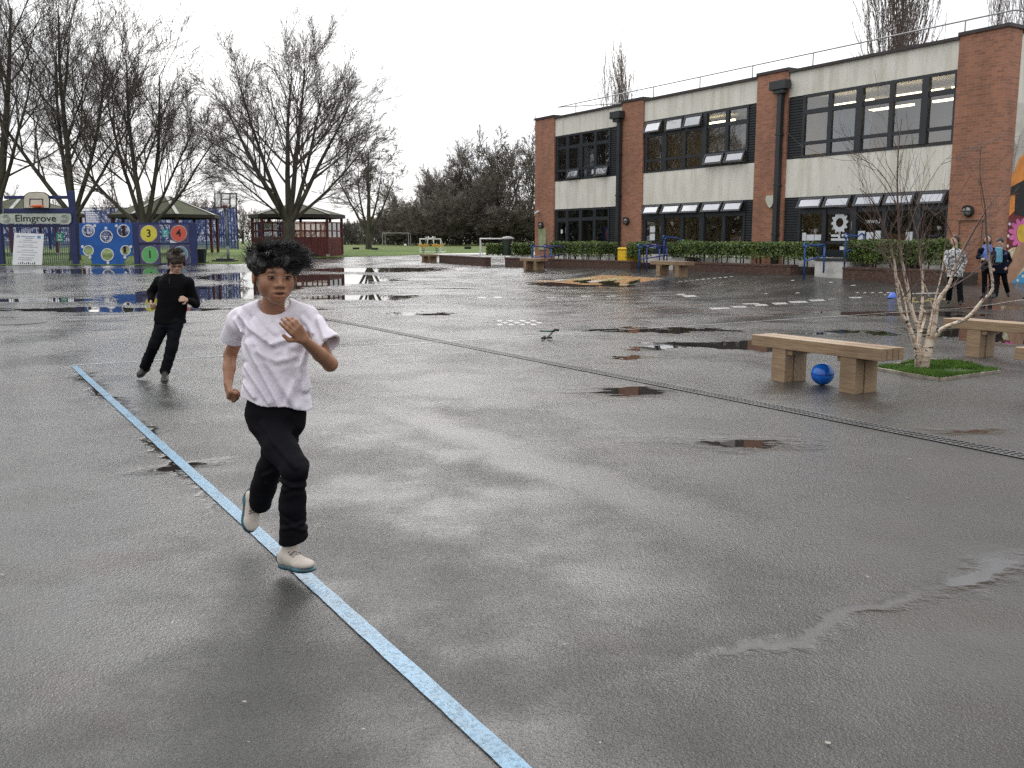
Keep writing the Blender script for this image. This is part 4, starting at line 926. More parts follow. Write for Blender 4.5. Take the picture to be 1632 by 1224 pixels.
# ------------------------------------------------------------------ pavilions
PRED = M_('dark_red_paint', (.125,.024,.02), .55, .2, 3); MOSS = M_('mossy_shingle', (.060,.075,.022), .9, .35, 1.3, bmp=.03, bscale=8, col2=(.038,.036,.022)); RIDG = M_('pale_ridge_strip', (.42,.42,.38), .7, .2, 2); FASC = M_('dark_fascia', (.04,.03,.025), .7)
PANE = glassm('scratched_polycarbonate', .28, (.80,.82,.80)); CONC = M_('pale_concrete', (.45,.44,.40), .8)
def pavilion(px, Y, rad, eave, apex, label, walls=(), rot=R(22.5), n=8, post=.075, cap=.55, rx=1.0):
    b0 = gp(px, Y); e = thing('pavilion', label, 'pavilion', b0, 0, 'octagonal pavilions on the grass')
    P = [(rad*math.cos(rot+2*math.pi*k/n), rad*math.sin(rot+2*math.pi*k/n)) for k in range(n)]; oh = 1.09
    rf = MB(); ov = [(x*oh, y*oh, eave) for x, y in P]; tp = [(x*.10, y*.10, apex) for x, y in P]
    rf.add(ov+tp+[(x, y, z-.05) for x, y, z in ov], [(k, (k+1) % n, n+(k+1) % n, n+k) for k in range(n)]+[tuple(range(n, 2*n))]+[tuple(range(2*n, 3*n))[::-1]])
    r_ = rf.build('roof', MOSS, e)
    rg_ = MB()
    for k in range(n):
        a = Vector(ov[k]); b_ = Vector(tp[k]); t_ = Vector((-P[k][1], P[k][0], 0)).normalized()*.11; u_ = Vector((0,0,.03)); rg_.add([a-t_+u_, a+t_+u_, b_+t_+u_, b_-t_+u_], [(0,1,2,3)])
    rg_.build('ridge_strip', RIDG, r_)
    f_ = MB()
    for k in range(n):
        a, b_ = ov[k], ov[(k+1) % n]; f_.add([(a[0],a[1],eave-.2),(b_[0],b_[1],eave-.2),(b_[0],b_[1],eave+.01),(a[0],a[1],eave+.01)], [(0,1,2,3)])
        a, b_ = P[k], P[(k+1) % n]; f_.add([(a[0]*1.03,a[1]*1.03,eave-.22),(b_[0]*1.03,b_[1]*1.03,eave-.22),(b_[0]*.97,b_[1]*.97,eave-.22),(a[0]*.97,a[1]*.97,eave-.22)]+[(a[0]*1.03,a[1]*1.03,eave-.05),(b_[0]*1.03,b_[1]*1.03,eave-.05),(b_[0]*.97,b_[1]*.97,eave-.05),(a[0]*.97,a[1]*.97,eave-.05)], [(0,1,2,3),(0,4,5,1),(2,6,7,3)])
    f_.build('fascia', FASC, e)
    for x, y in P:
        p_ = MB(); p_.box(x-post, y-post, .12, x+post, y+post, eave-.06); o = p_.build('post', PRED, e); c_ = MB(); c_.box(x-post-.01, y-post-.01, -.2, x+post+.01, y+post+.01, .12); c_.build('post_foot', CONC, o)
    for k in walls:
        a, b_ = Vector((*P[k],0)), Vector((*P[(k+1) % n],0)); dd = b_-a; Ln = dd.length; Mx = Matrix.Translation(a) @ Matrix.Rotation(math.atan2(dd.y, dd.x), 4, 'Z')
        w_ = MB(); w_.box(post, -.03, .02, Ln-post, .03, 1.08, M=Mx)
        j = post+.15
        while j < Ln-post: w_.box(j, -.045, .05, j+.02, .045, 1.05, M=Mx); j += .2
        wl_ = w_.build('wall_panel', PRED, e)
        f2_ = MB(); H2 = eave-.5
        for z in (1.08, (1.08+H2)/2-.05, H2): f2_.box(post, -.035, z, Ln-post, .035, z+.07, M=Mx)
        for j in (.33, .66): f2_.box(Ln*j-.04, -.035, 1.15, Ln*j+.04, .035, H2, M=Mx)
        fr_ = f2_.build('window_frame', PRED, e); g_ = MB(); g_.add([Mx @ Vector(p) for p in ((post,0,1.12),(Ln-post,0,1.12),(Ln-post,0,H2),(post,0,H2))], [(0,1,2,3)]); g_.build('window_pane', PANE, fr_)
    return e
pavilion(478.5, 58.6, 2.68, 2.48, 3.18, 'glazed dark red pavilion with walled lower half and mossy roof', walls=(0,1,2,3,4,5,6,7), rot=R(8))
pavilion(273, 62.5, 3.25, 2.52, 3.75, 'open-sided pavilion with mossy green roof and pale ridge strips behind the number panels', rot=R(-14))
pavilion(52, 63, 3.4, 2.6, 3.75, 'open pavilion mostly hidden behind the blue arch at left', rot=R(12))
# ------------------------------------------------------------------ blue sports court fence
BLU_ = M_('navy_steel', (.012,.022,.11), .4, .15, 3); BLB = M_('bright_blue_panel', (.008,.10,.40), .4, .12, 2, bmp=0)
fm, nt, b = newmat('blue_weldmesh'); v = objvec(nt); s3 = nd(nt, 'ShaderNodeSeparateXYZ'); nt.links.new(v, s3.inputs[0])
def wires(sock, step, duty): return mth(nt, 'LESS_THAN', mth(nt, 'FRACT', mth(nt, 'MULTIPLY', sock, 1/step)), duty)
wr = mth(nt, 'MAXIMUM', wires(s3.outputs[0], .05, .20), wires(s3.outputs[2], .05, .36)); b.inputs['Base Color'].default_value = (.02,.06,.26,1); b.inputs['Roughness'].default_value = .5
tr = nd(nt, 'ShaderNodeBsdfTransparent'); mx = nd(nt, 'ShaderNodeMixShader'); nt.links.new(wr, mx.inputs[0]); nt.links.new(tr.outputs[0], mx.inputs[1]); nt.links.new(b.outputs[0], mx.inputs[2]); nt.links.new(mx.outputs[0], nt.nodes['Material Output'].inputs[0])
def fence(pa, pb, h, step, label, mat=fm, pr=.045, name='mesh_fence', grp=None, zt=0):
    a = Vector(pa); b_ = Vector(pb); d = b_-a; Ln = math.hypot(d.x, d.y); e = thing(name, label, 'fence', (a.x, a.y, 0), math.atan2(d.y, d.x), grp)
    n = max(1, round(Ln/step))
    zz = lambda s_: gz(a.x+d.x*s_, a.y+d.y*s_)
    for i in range(n+1):
        x = Ln*i/n; p_ = MB(); p_.box(x-pr, -pr, zz(i/n)-.1, x+pr, pr, zz(i/n)+h+.03); p_.build('fence_post', BLU_, e)
    for i in range(n):
        x0, x1 = Ln*i/n+pr, Ln*(i+1)/n-pr; z0 = zz((i+.5)/n); m_ = MB(); m_.quad((x0,0,z0+.08),(x1,0,z0+.08),(x1,0,z0+h),(x0,0,z0+h)); m_.build('mesh_panel', mat, e)
    r_ = MB()
    for z in (1.15, h-.04): r_.box(0, -.03, z+zz(.5), Ln, .03, z+zz(.5)+.06)
    r_.build('fence_rail', BLU_, e); return e
fence(gp(-60,76), gp(384,76), 3.3, 2.6, 'blue mesh fence on the near side of the sports court', grp='blue mesh fences of the sports court')
fence(gp(384,76.1), gp(352,98), 3.4, 2.8, 'blue mesh fence down the right-hand side of the sports court', grp='blue mesh fences of the sports court')
fence(gp(-60,98), gp(352,98), 3.6, 3.2, 'blue mesh fence on the far side of the sports court', grp='blue mesh fences of the sports court')
# ------------------------------------------------------------------ arch with the school name, all on the plane Y = YA
YA = 47.4; ZA = gz(-22, YA)
def A(px, py): p = W(px, py, YA); return p.x, p.z
def plate(name, pts, mat, y, depth, parent, holes=()):
    me = shape2d([A(*p) for p in pts], [[A(*p) for p in h] for h in holes], depth); me.transform(Matrix.Translation((0, y, 0))); o = link(name, me, mat, None); o.parent = parent; return o
def pcirc(cx, cy, r, n=26): return [(cx+r*math.cos(2*math.pi*k/n), cy+r*math.sin(2*math.pi*k/n)) for k in range(n)]
arch = thing('entrance_arch', 'dark blue steel arch with name board, curved backboard and orange hoop', 'arch', (0, YA, 0))
def bar(p, q, wd=.12, name='post', par=arch, mat=BLU_, y=0): 
    (x0, z0), (x1, z1) = A(*p), A(*q); m_ = MB(); m_.tube([(x0,y,z0),(x1,y,z1)], wd/2, 10); return m_.build(name, mat, par, smooth=True)
xg = A(120,400)[0]; m_ = MB(); m_.box(xg-.15, -.1, ZA-.1, xg+.15, .1, A(118,304)[1]); m_.build('post', BLU_, arch, bevel=.03)
xg2 = A(2,400)[0]; m_ = MB(); m_.box(xg2-.15, -.1, ZA-.1, xg2+.15, .1, A(2,312)[1]); m_.build('post', BLU_, arch, bevel=.03)
for y_, wd in ((314.5,.16),(336,.24),(360,.16)): 
    (x0, z0), (x1, _) = A(2,y_), A(120,y_); m_ = MB(); m_.box(x0+.15, -.06, z0-wd/2, x1-.15, .06, z0+wd/2); m_.build('cross_rail', BLU_, arch, bevel=.02)
nb = plate('name_board', rrect(3,340.5,116,356.5,4), M_('pale_green_board', (.50,.55,.47), .6, .12, 3), -.20, .05, arch)
me = text_mesh('Elmgrove', .47, .003, bold=.004); cx, cz = A(60,348.5); me.transform(Matrix.Translation((cx, -.21, cz)) @ Matrix.Scale(1.16, 4, Vector((1,0,0)))); link('name_lettering', me, M_('black_letter', (.015,.015,.015), .6), nb)
for cxp in (13, 106):
    cx, cz = A(cxp, 348.5); m_ = MB()
    for r_ in (.18, .10): 
        pts = [(cx+r_*math.cos(R(a)), -.205, cz+r_*math.sin(R(a))) for a in range(-150, 151, 20)]; m_.tube(pts, .022, 5)
    m_.build('crest', M_('grey_green_crest', (.30,.34,.29), .6), nb)
bbp = [(42,332.5),(41.5,319),(44,311),(50,307),(63,305.8),(76,307),(82,311),(84.5,319),(84,332.5)]
bb = plate('backboard', bbp, M_('black_rim', (.015,.015,.015), .5), -.30, .05, arch)
plate('backboard_face', [(43.5,331.5),(43,319),(45.3,312),(50.6,308.2),(63,307),(75.4,308.2),(80.7,312),(83,319),(82.5,331.5)], M_('cream_backboard', (.62,.58,.48), .5, .08, 2), -.32, .02, bb)
fo = [(52,317),(74,317),(74,329.5),(52,329.5)]; fi_ = [(53.6,318.6),(72.4,318.6),(72.4,328),(53.6,328)]
plate('target_square', fo, M_('black_rim', (.015,.015,.015), .5), -.325, .004, bb, [fi_])
cx, cz = A(66,329.5); m_ = MB(); pts = [(cx+.23*math.cos(R(a)), -.60+.23*math.sin(R(a)), cz) for a in range(0, 361, 20)]; m_.tube(pts, .03, 6, cap=False); m_.box(cx-.27, -.37, cz-.05, cx+.27, -.33, cz+.07); m_.build('hoop', M_('orange_steel', (.75,.16,.04), .4), bb)
m_ = MB(); x0, z0 = A(9,363); x1, z1 = A(116,421)
x = x0
while x < x1: m_.box(x-.011, -.006, z1, x+.011, .006, z0); x += .105
z = z1
while z < z0: m_.box(x0, -.012, z-.006, x1, -.004, z+.006); z += .24
m_.build('wire_infill', BLU_, arch)
# whiteboard leaning on the infill
cx0, cz0 = A(30,425); wb = thing('notice_board', 'white rules board leaning against the arch infill', 'notice board', (cx0, YA-.62, gz(cx0,YA-.6)), 0)
wbm = M_('white_board_face', (.68,.69,.70), .5, .04, 2); me = shape2d(rrect(0,0,1.46,1.62,.06), [], .03); Mw = Matrix.Rotation(R(-12), 4, 'X') @ Matrix.Rotation(R(2), 4, 'Y')
me.transform(Mw); o = link('board', me, wbm, wb)
m_ = MB(); rg = random.Random(2)
def wl_(x0, x1, z, h, mi): 
    vs = [Vector(p) for p in ((x0,-.004,z),(x1,-.004,z),(x1,-.004,z+h),(x0,-.004,z+h))]; m_.add([Mw @ p for p in vs], [(0,1,2,3)], mi)
for i, (z, a, b_) in enumerate([(1.44,.35,1.05),(1.36,.55,.95),(1.26,.45,.9),(1.16,.25,1.15),(1.02,.45,.95),(.92,.2,1.2),(.76,.4,1.0),(.66,.2,1.2),(.52,.42,1.08),(.38,.3,1.05),(.28,.25,.95)]): wl_(a, b_, z, .035, 2 if i < 2 else 0)
wl_(1.15, 1.32, 1.38, .13, 1); wl_(.12,.28,1.4,.11,0)
for k in range(9): 
    x = .28+k*.1; h = .05+.06*((k*7) % 3)/2; wl_(x, x+.05, .08, h, 3)
m_.build('printed_rules', [M_('grey_print', (.40,.42,.44), .6), M_('blue_print', (.10,.30,.55), .6), M_('navy_print', (.18,.24,.42), .6), M_('black_letter', (.015,.015,.015), .6)], o)
def safety_sign(x0, y0, x1, y1, Y, col, name, label, parent=None):
    a, b_ = W(x0,y1,Y), W(x1,y0,Y); w_, h = b_.x-a.x, b_.z-a.z; m_ = MB(); m_.box(0,-.012,0,w_,.012,h); o = m_.build(name, col, parent, loc=a)
    g_ = MB(); c_ = Vector((w_/2, -.016, h*.62)); r_ = w_*.26
    for sx in (-1,1):
        for sz in (-1,1): 
            p = c_+Vector((sx*r_,0,sz*r_)); q_ = c_+Vector((sx*r_*.25,0,sz*r_*.25)); g_.tube([p,q_], [.012,.03], 4)
    g_.disc(c_+Vector((0,-.003,0)), (0,1,0), r_*.28, .004, 10); g_.box(w_*.18,-.016,h*.12,w_*.82,-.013,h*.19); g_.box(w_*.18,-.016,h*.24,w_*.82,-.013,h*.29); g_.build('symbol', M_('white_plastic', (.7,.7,.7), .4, .05), o)
    if label: tag(o, label, 'sign')
    return o
safety_sign(90, 371, 101, 385, YA-.05, M_('safety_green', (.01,.22,.14), .5), 'assembly_sign', 'green assembly point sign on the wire infill of the arch')
# ------------------------------------------------------------------ blue panel with six round holes
hp_ = thing('ball_target_panel', 'bright blue panel with six white-ringed round holes', 'play panel', (0, YA, 0))
oc = [(126,355.5),(211.5,355.5),(212.5,407),(208,407.5),(203,410),(200,414),(198,418),(197.5,423),(148,423),(146.5,417),(143.5,411),(139,407.5),(135,407),(128,406)]
HL = [(141.5,367.5,10),(170,376.8,10),(197.3,367.8,10),(141.5,399.3,8.3),(171.6,405.8,10),(200.5,399,8)]
plate('panel', oc, BLB, -.03, .05, hp_, [pcirc(*h) for h in HL])
for cx, cy, r_ in HL: plate('hole_rim', pcirc(cx,cy,r_+.3), M_('white_plastic', (.7,.7,.7), .4, .05), -.045, .012, hp_, [pcirc(cx,cy,r_-1.1)])
for cx, cy in [(151.5,359.7),(169,363.6),(186,359.8),(132,393),(209,393),(144,410),(199.5,410),(172.5,418.3)]: plate('score_disc', pcirc(cx,cy,2.3,16), M_('white_plastic', (.7,.7,.7), .4, .05), -.04, .01, hp_)
m_ = MB(); x0, z0 = A(127,389); x1, _ = A(211,389); m_.box(x0,-.034,z0-.004,x1,-.0305,z0+.004); m_.build('panel_joint', M_('pale_joint', (.10,.25,.5), .6), hp_)
# number panels
npn = thing('number_panel_frame', 'dark blue frame holding four numbered round targets', 'play panel', (0, YA, 0))
for px0, px1, yt in ((214,221.5,355),(303.5,312,355)):
    (x0, _), (x1, z1) = A(px0,400), A(px1,yt); m_ = MB(); m_.box(x0,-.09,ZA-.1,x1,.09,z1); m_.build('frame_post', BLU_, npn, bevel=.02)
for y_ in (356.5, 388.5, 421):
    (x0, z0), (x1, _) = A(221.5,y_), A(303.5,y_); m_ = MB(); m_.box(x0,-.04,z0-.05,x1,.04,z0+.05); m_.build('frame_rail', BLU_, npn)
m_ = MB(); (x0,z0),(x1,z1) = A(257,420), A(271,358); x = x0
while x < x1: m_.box(x-.008,-.006,z0,x+.008,.006,z1); x += .09
m_.build('wire_infill', BLU_, npn)
PUR = M_('purple_grey_plate', (.075,.065,.16), .55, .15, 3)
for (x0,y0,x1,y1), (cx,cy,r_), col, dig, fl in [((222,358,255,387),(238.3,372.3,12.7),('sun_yellow',(.70,.62,.06)),'3',0),((271,358,302,387.5),(285.8,372,12.4),('coral_red',(.62,.10,.06)),'4',0),((223,391,256.5,421),(240.2,406,12.8),('mid_green',(.12,.42,.14)),'1',0),((272,391,303,421),(288,405,12),('teal_grey',(.14,.30,.36)),'2',0)]:
    p_ = plate('target_plate', [(x0,y0),(x1,y0),(x1+.6,y1),(x0+.3,y1)], PUR, -.09, .03, npn)
    plate('target_ring', pcirc(cx,cy,r_+.8), M_('pale_ring', (.55,.55,.5), .5), -.096, .005, p_); plate('target_disc', pcirc(cx,cy,r_), M_(col[0], col[1], .5, .06), -.102, .005, p_)
    me = text_mesh(dig, .52, .003, mirror=bool(fl), bold=.008); ax, az = A(cx,cy); me.transform(Matrix.Translation((ax,-.108,az))); link('target_number', me, M_('black_letter', (.015,.015,.015), .6), p_)
m_ = MB(); (ax,az),(bx_,bz_),(ex,ez) = A(272.5,382), A(272,387), A(284,387); m_.add([(ax,-.095,az),(bx_,-.095,bz_),(ex,-.095,ez)], [(0,1,2)]); m_.build('torn_sticker', M_('white_plastic', (.7,.7,.7), .4, .05), npn)
safety_sign(259, 365.5, 268.5, 378, YA-.05, M_('teal_sign', (.02,.35,.36), .5), 'assembly_sign', 'teal sign between the yellow 3 and red 4 discs')
# bin + free standing hoop
c0 = G(321,420); m_ = MB(); Mb = Matrix.Rotation(R(45), 4, 'Z'); m_.lathe([(.24,0),(.34,.68),(.36,.70)], 4, M=Mb); o = m_.build('black_bin', M_('black_plastic', (.02,.022,.024), .5), None, loc=c0+Vector((0,0,.04))); tag(o, 'square black bin between the number panels and basketball stand', 'bin')
m_ = MB(); m_.box(-.42,-.3,-.03,.3,.3,.05); m_.build('base_slab', M_('black_plastic', (.02,.022,.024), .5), o)
c0 = G(364,417.5); YH = c0.y; hoop = thing('basketball_stand', 'free-standing basketball hoop with clear square backboard on a wheeled base', 'basketball hoop', c0)
def H_(px, py, dy=0): return W(px, py, YH+dy)-c0
m_ = MB(); m_.box(-.75,-.35,0,.42,.4,.12); m_.box(-.6,-.25,.12,.3,.3,.2); m_.tube([(-.72,-.38,.05),(-.72,-.3,.05)], .07, 8); m_.build('base', M_('black_plastic', (.02,.022,.024), .5), hoop, bevel=.03)
m_ = MB(); m_.tube([(0,0,.15),(0,0,H_(364,392).z)], .075, 10); m_.tube([(0,0,H_(364,392).z),(-.03,0,H_(362,336).z)], .05, 10); m_.build('pole', M_('grey_steel_pole', (.20,.21,.21), .4, .1, 3), hoop, smooth=True)
m_ = MB(); m_.tube([(-.5,0,.15),(-.02,0,H_(364,403).z)], .02, 6); m_.tube([(-.03,0,H_(362,345).z),(.0,-.5,H_(365,330).z)], .03, 6); m_.tube([(-.03,0,H_(362,338).z),(.0,-.5,H_(365,322).z)], .03, 6); m_.build('brace', M_('grey_steel_pole', (.20,.21,.21), .4), hoop)
def hplate(name, pts, mat, y, dp, par, holes=()):
    me = shape2d([(H_(*p).x, H_(*p).z) for p in pts], [[(H_(*p).x, H_(*p).z) for p in h] for h in holes], dp); me.transform(Matrix.Translation((0,y,0))); return link(name, me, mat, par)
bk = hplate('backboard', [(347,307.5),(383,308.8),(382.5,333),(347.5,332)], M_('dark_grey_frame', (.05,.04,.045), .5), -.62, .05, hoop, [[(348.8,309.3),(381.3,310.4),(380.9,331.2),(349.2,330.3)]])
hplate('clear_panel', [(348.8,309.3),(381.3,310.4),(380.9,331.2),(349.2,330.3)], glassm('clear_acrylic', .16, (.9,.9,.88)), -.61, .008, bk)
hplate('panel_strip', [(357,310),(359,310),(359,330.5),(357,330.5)], M_('dark_grey_frame', (.05,.04,.045), .5), -.63, .02, bk); hplate('panel_strip', [(371,310.3),(373,310.3),(373,330.8),(371,330.8)], M_('dark_grey_frame', (.05,.04,.045), .5), -.63, .02, bk); hplate('panel_strip', [(359,317.5),(371,317.5),(371,319),(359,319)], M_('dark_grey_frame', (.05,.04,.045), .5), -.63, .02, bk)
p = H_(364.5,329.5); m_ = MB(); m_.tube([(p.x+.23*math.cos(R(a)), -.9+.23*math.sin(R(a)), p.z) for a in range(0,361,24)], .02, 6, cap=False); m_.box(p.x-.1,-.68,p.z-.06,p.x+.1,-.62,p.z+.06); m_.build('hoop', M_('dark_red_hoop', (.20,.05,.04), .5), hoop)
# white meter box on the pavilion post
c0 = W(345,366,YH+.2)
# ------------------------------------------------------------------ goals, mats, toys, ball, far goal
WHM = M_('white_goal_paint', (.78,.78,.76), .5, .05)
def goal(pxl, pxr, pyt, Y, label, dep=.9, r=.05, mat=WHM, grp='football goals on the field', back=True):
    a = gp(pxl, Y); b_ = gp(pxr, Y); h = W(pxl, pyt, Y).z-a.z; w_ = b_.x-a.x; m_ = MB(); m_.tube([(0,0,0),(0,0,h),(w_,0,h),(w_,0,0)], r, 6)
    o = m_.build('goal', mat, None, loc=a); tag(o, label, 'goal', grp); k = MB()
    if back: k.tube([(0,0,.03),(.15,dep,.03),(w_+.3,dep,.03),(w_,0,.03)], r*.8, 6); k.tube([(w_,0,h),(w_+.3,dep,.03)], r*.4, 5); k.tube([(0,0,h),(.15,dep,.03)], r*.4, 5)
    else: k.tube([(0,0,h),(0,dep,h-.1),(0,dep,0)], r*.7, 6); k.tube([(w_,0,h),(w_,dep,h-.1),(w_,dep,0)], r*.7, 6)
    k.build('back_frame', mat, o); return o
goal(671, 703.5, 381, 66, 'small white goal behind the farthest bench and spring toys', r=.055)
goal(766, 805, 380.5, 56, 'small white goal standing just beyond the planter wall', r=.06)
goal(612, 653, 371.5, 96, 'large thin grey goal in front of the dark thicket', 2.0, .05, M_('grey_goal', (.28,.28,.26), .6), back=False)
goal(395, 420, 375, 100, 'distant white goal between the basketball stand and glazed pavilion', 1.5, .05)
BLK_ = M_('black_rubber', (.016,.016,.017), .8)
def tyre(px, py, w_, h, label):
    p = G(px, py); s_ = p.y/FPX; m_ = MB(); n = 20; R_ = w_*s_/2
    m_.lathe([(R_*.55,.02),(R_*.96,0),(R_,h*s_*.5),(R_*.96,h*s_),(R_*.55,h*s_*.98)], 22); o = m_.build('tyre', BLK_, None, smooth=False, loc=p+Vector((0,0,.03))); tag(o, label, 'tyre', 'black tyres lying on the grass')
    k = MB(); k.tube([(R_*.99*math.cos(R(a)), R_*.99*math.sin(R(a)), h*s_*.5) for a in range(0,361,20)], h*s_*.12, 5, cap=False); k.build('tread', BLK_, o)
tyre(496.5, 410, 17, 5, 'black tyre on the grass at the foot of the glazed pavilion'); tyre(567.5, 398, 11, 3, 'black tyre on the grass just right of the glazed pavilion'); tyre(597.5, 398.6, 11, 3, 'black tyre on the grass below the small round bare tree'); tyre(745.5, 397.5, 11, 4, 'black tyre on the grass between the two small white goals')
p = G(646, 393.5); m_ = MB(); m_.lathe([(.13*math.sin(R(a))+1e-4, .13-.13*math.cos(R(a))) for a in range(0,181,20)], 16); o = m_.build('football', WHM, None, smooth=True, loc=p+Vector((0,0,.04))); tag(o, 'white football on the grass left of the farthest bench', 'ball')
YT = M_('yellow_toy', (.62,.36,.05), .5, .15, 4)
def toy(px, py, flip, label):
    p = G(px, py); s_ = p.y/FPX*1.0; m_ = MB(); M4 = Matrix.Scale(-1, 4, Vector((1,0,0))) if flip else Matrix.Identity(4)
    e = thing('spring_toy', label, 'spring toy', p, 0, 'yellow spring toys by the grass edge')
    pts = [(.12*math.cos(a*.8), .12*math.sin(a*.8), .02+a*.018) for a in range(0,22)]; m_.tube(pts, .022, 5); m_.build('spring', M_('grey_steel_pole', (.20,.21,.21), .4), e)
    b_ = MB(); b_.add([M4 @ Vector(v_) for v_ in [(-.34,-.12,.45),(.30,-.12,.45),(.38,-.12,.62),(.16,-.12,.66),(-.1,-.12,.60),(-.42,-.12,.66)]]+[M4 @ Vector(v_) for v_ in [(-.34,.12,.45),(.30,.12,.45),(.38,.12,.62),(.16,.12,.66),(-.1,.12,.60),(-.42,.12,.66)]], [(0,1,2,3,4,5),(11,10,9,8,7,6),(0,6,7,1),(1,7,8,2),(2,8,9,3),(3,9,10,4),(4,10,11,5),(5,11,6,0)]); b_.build('seat_body', YT, e)
    h = MB(); h.tube([M4 @ Vector(v_) for v_ in [(.22,0,.6),(.30,0,1.05)]], .03, 6); h.tube([M4 @ Vector(v_) for v_ in [(.30,-.28,1.08),(.30,.28,1.12)]], .03, 6); h.tube([M4 @ Vector(v_) for v_ in [(.1,-.02,1.10),(.5,.02,1.02)]], .025, 6); h.build('handlebar', WHM, e)
toy(675.5, 404.2, False, 'yellow spring toy, left of the two above the farthest bench'); toy(697, 404.2, True, 'yellow spring toy, right of the two above the farthest bench')
# green stilt / hurdle lying in the wet middle of the yard
GR = M_('dark_green_plastic_bar', (.01,.11,.06), .4, .1, 3); p = G(873,541)
e = thing('toy_scooter', 'small dark green three-bar play stand on the wet ground in mid yard', 'play stand', p, R(-10))
k = p.y/FPX
def tp_(x, y): q_ = W(x, y, p.y)-p; return (q_.x, 0, max(.02, q_.z))
m_ = MB(); m_.tube([tp_(860,527.5), tp_(884,528)], .012, 8); m_.build('top_bar', GR, e, smooth=True)
m_ = MB(); m_.tube([tp_(878,531), tp_(884,525.5), tp_(891,526)], [.009,.018,.018], 8); m_.build('grip', BLK_, e, smooth=True)
m_ = MB(); m_.tube([tp_(880,530), tp_(876,534), tp_(871,539)], .015, 8); m_.build('upright', M_('grey_steel_pole', (.20,.21,.21), .4), e)
m_ = MB(); m_.tube([tp_(863,540.5), tp_(880,538)], .014, 8); m_.tube([(tp_(866,540)[0],-.15,.03), (tp_(866,540)[0],.15,.03)], .014, 8); m_.build('foot', BLK_, e)
# blue marker cone
p = G(1422,475); m_ = MB(); m_.lathe([(.115,0),(.115,.012),(.085,.05),(.045,.13),(.035,.13)], 20); o = m_.build('marker_cone', M_('blue_plastic', (.07,.16,.65), .45), None, smooth=True, loc=p+Vector((0,0,.005))); tag(o, 'small blue marker cone beside the yellow number grid', 'cone')
# dark litter bin with a pale lid, seen through the birch
p = G(1440,449); e = thing('litter_bin', 'dark bin with pale square lid seen through the birch stems', 'litter bin', p, BANG)
m_ = MB(); m_.box(-.3,-.25,0,.3,.25,.95); m_.build('body', M_('near_black_steel', (.02,.02,.022), .5), e, bevel=.02); m_ = MB(); m_.box(-.4,-.32,.96,.4,.32,1.02); m_.build('lid', M_('pale_lid', (.34,.32,.28), .6), e, bevel=.015)
# manhole at the left
p = G(25,514); m_ = MB(); m_.lathe([(.52,.0),(.52,.007),(.45,.009)], 32); o = m_.build('manhole_cover', M_('dark_iron', (.02,.02,.02), .5, .3, 20), ground, loc=p)
m_ = MB(); rng = random.Random(9)
LV = [M_('pale_litter', (.32,.30,.26), .7), M_('dark_leaf', (.02,.015,.01), .6)]
for i, (px, py, s_, mi) in enumerate([(899,1030,.016,0),(1319,1187,.022,0),(705,739,.012,1),(390,1122,.014,0),(1066,1042,.012,1),(1206,1010,.008,0),(1110,695,.01,0),(790,690,.02,1),(1446,795,.015,0),(1203,715,.014,0),(85,724,.012,1),(5,918,.018,0),(384,711,.012,0),(373,733,.012,0),(1450,733,.02,0),(650,823,.01,1),(1100,755,.012,1),(1160,1088,.008,1),(952,1040,.006,1),(1030,682,.012,0),(1217,798,.008,0)]):
    p = G(px, py); s_ *= .55; a = rng.uniform(0,3.1); n_ = 7; m_.add([(p.x+s_*math.cos(a+k*.9)*rng.uniform(.6,1.2), p.y+s_*.6*math.sin(a+k*.9)*rng.uniform(.6,1.2), .007+rng.uniform(0,.003)) for k in range(n_)], [tuple(range(n_))], mi)
tag(m_.build('ground_litter', LV, None), 'scattered specks of grit and leaf on the tarmac', 'litter', kind='stuff')
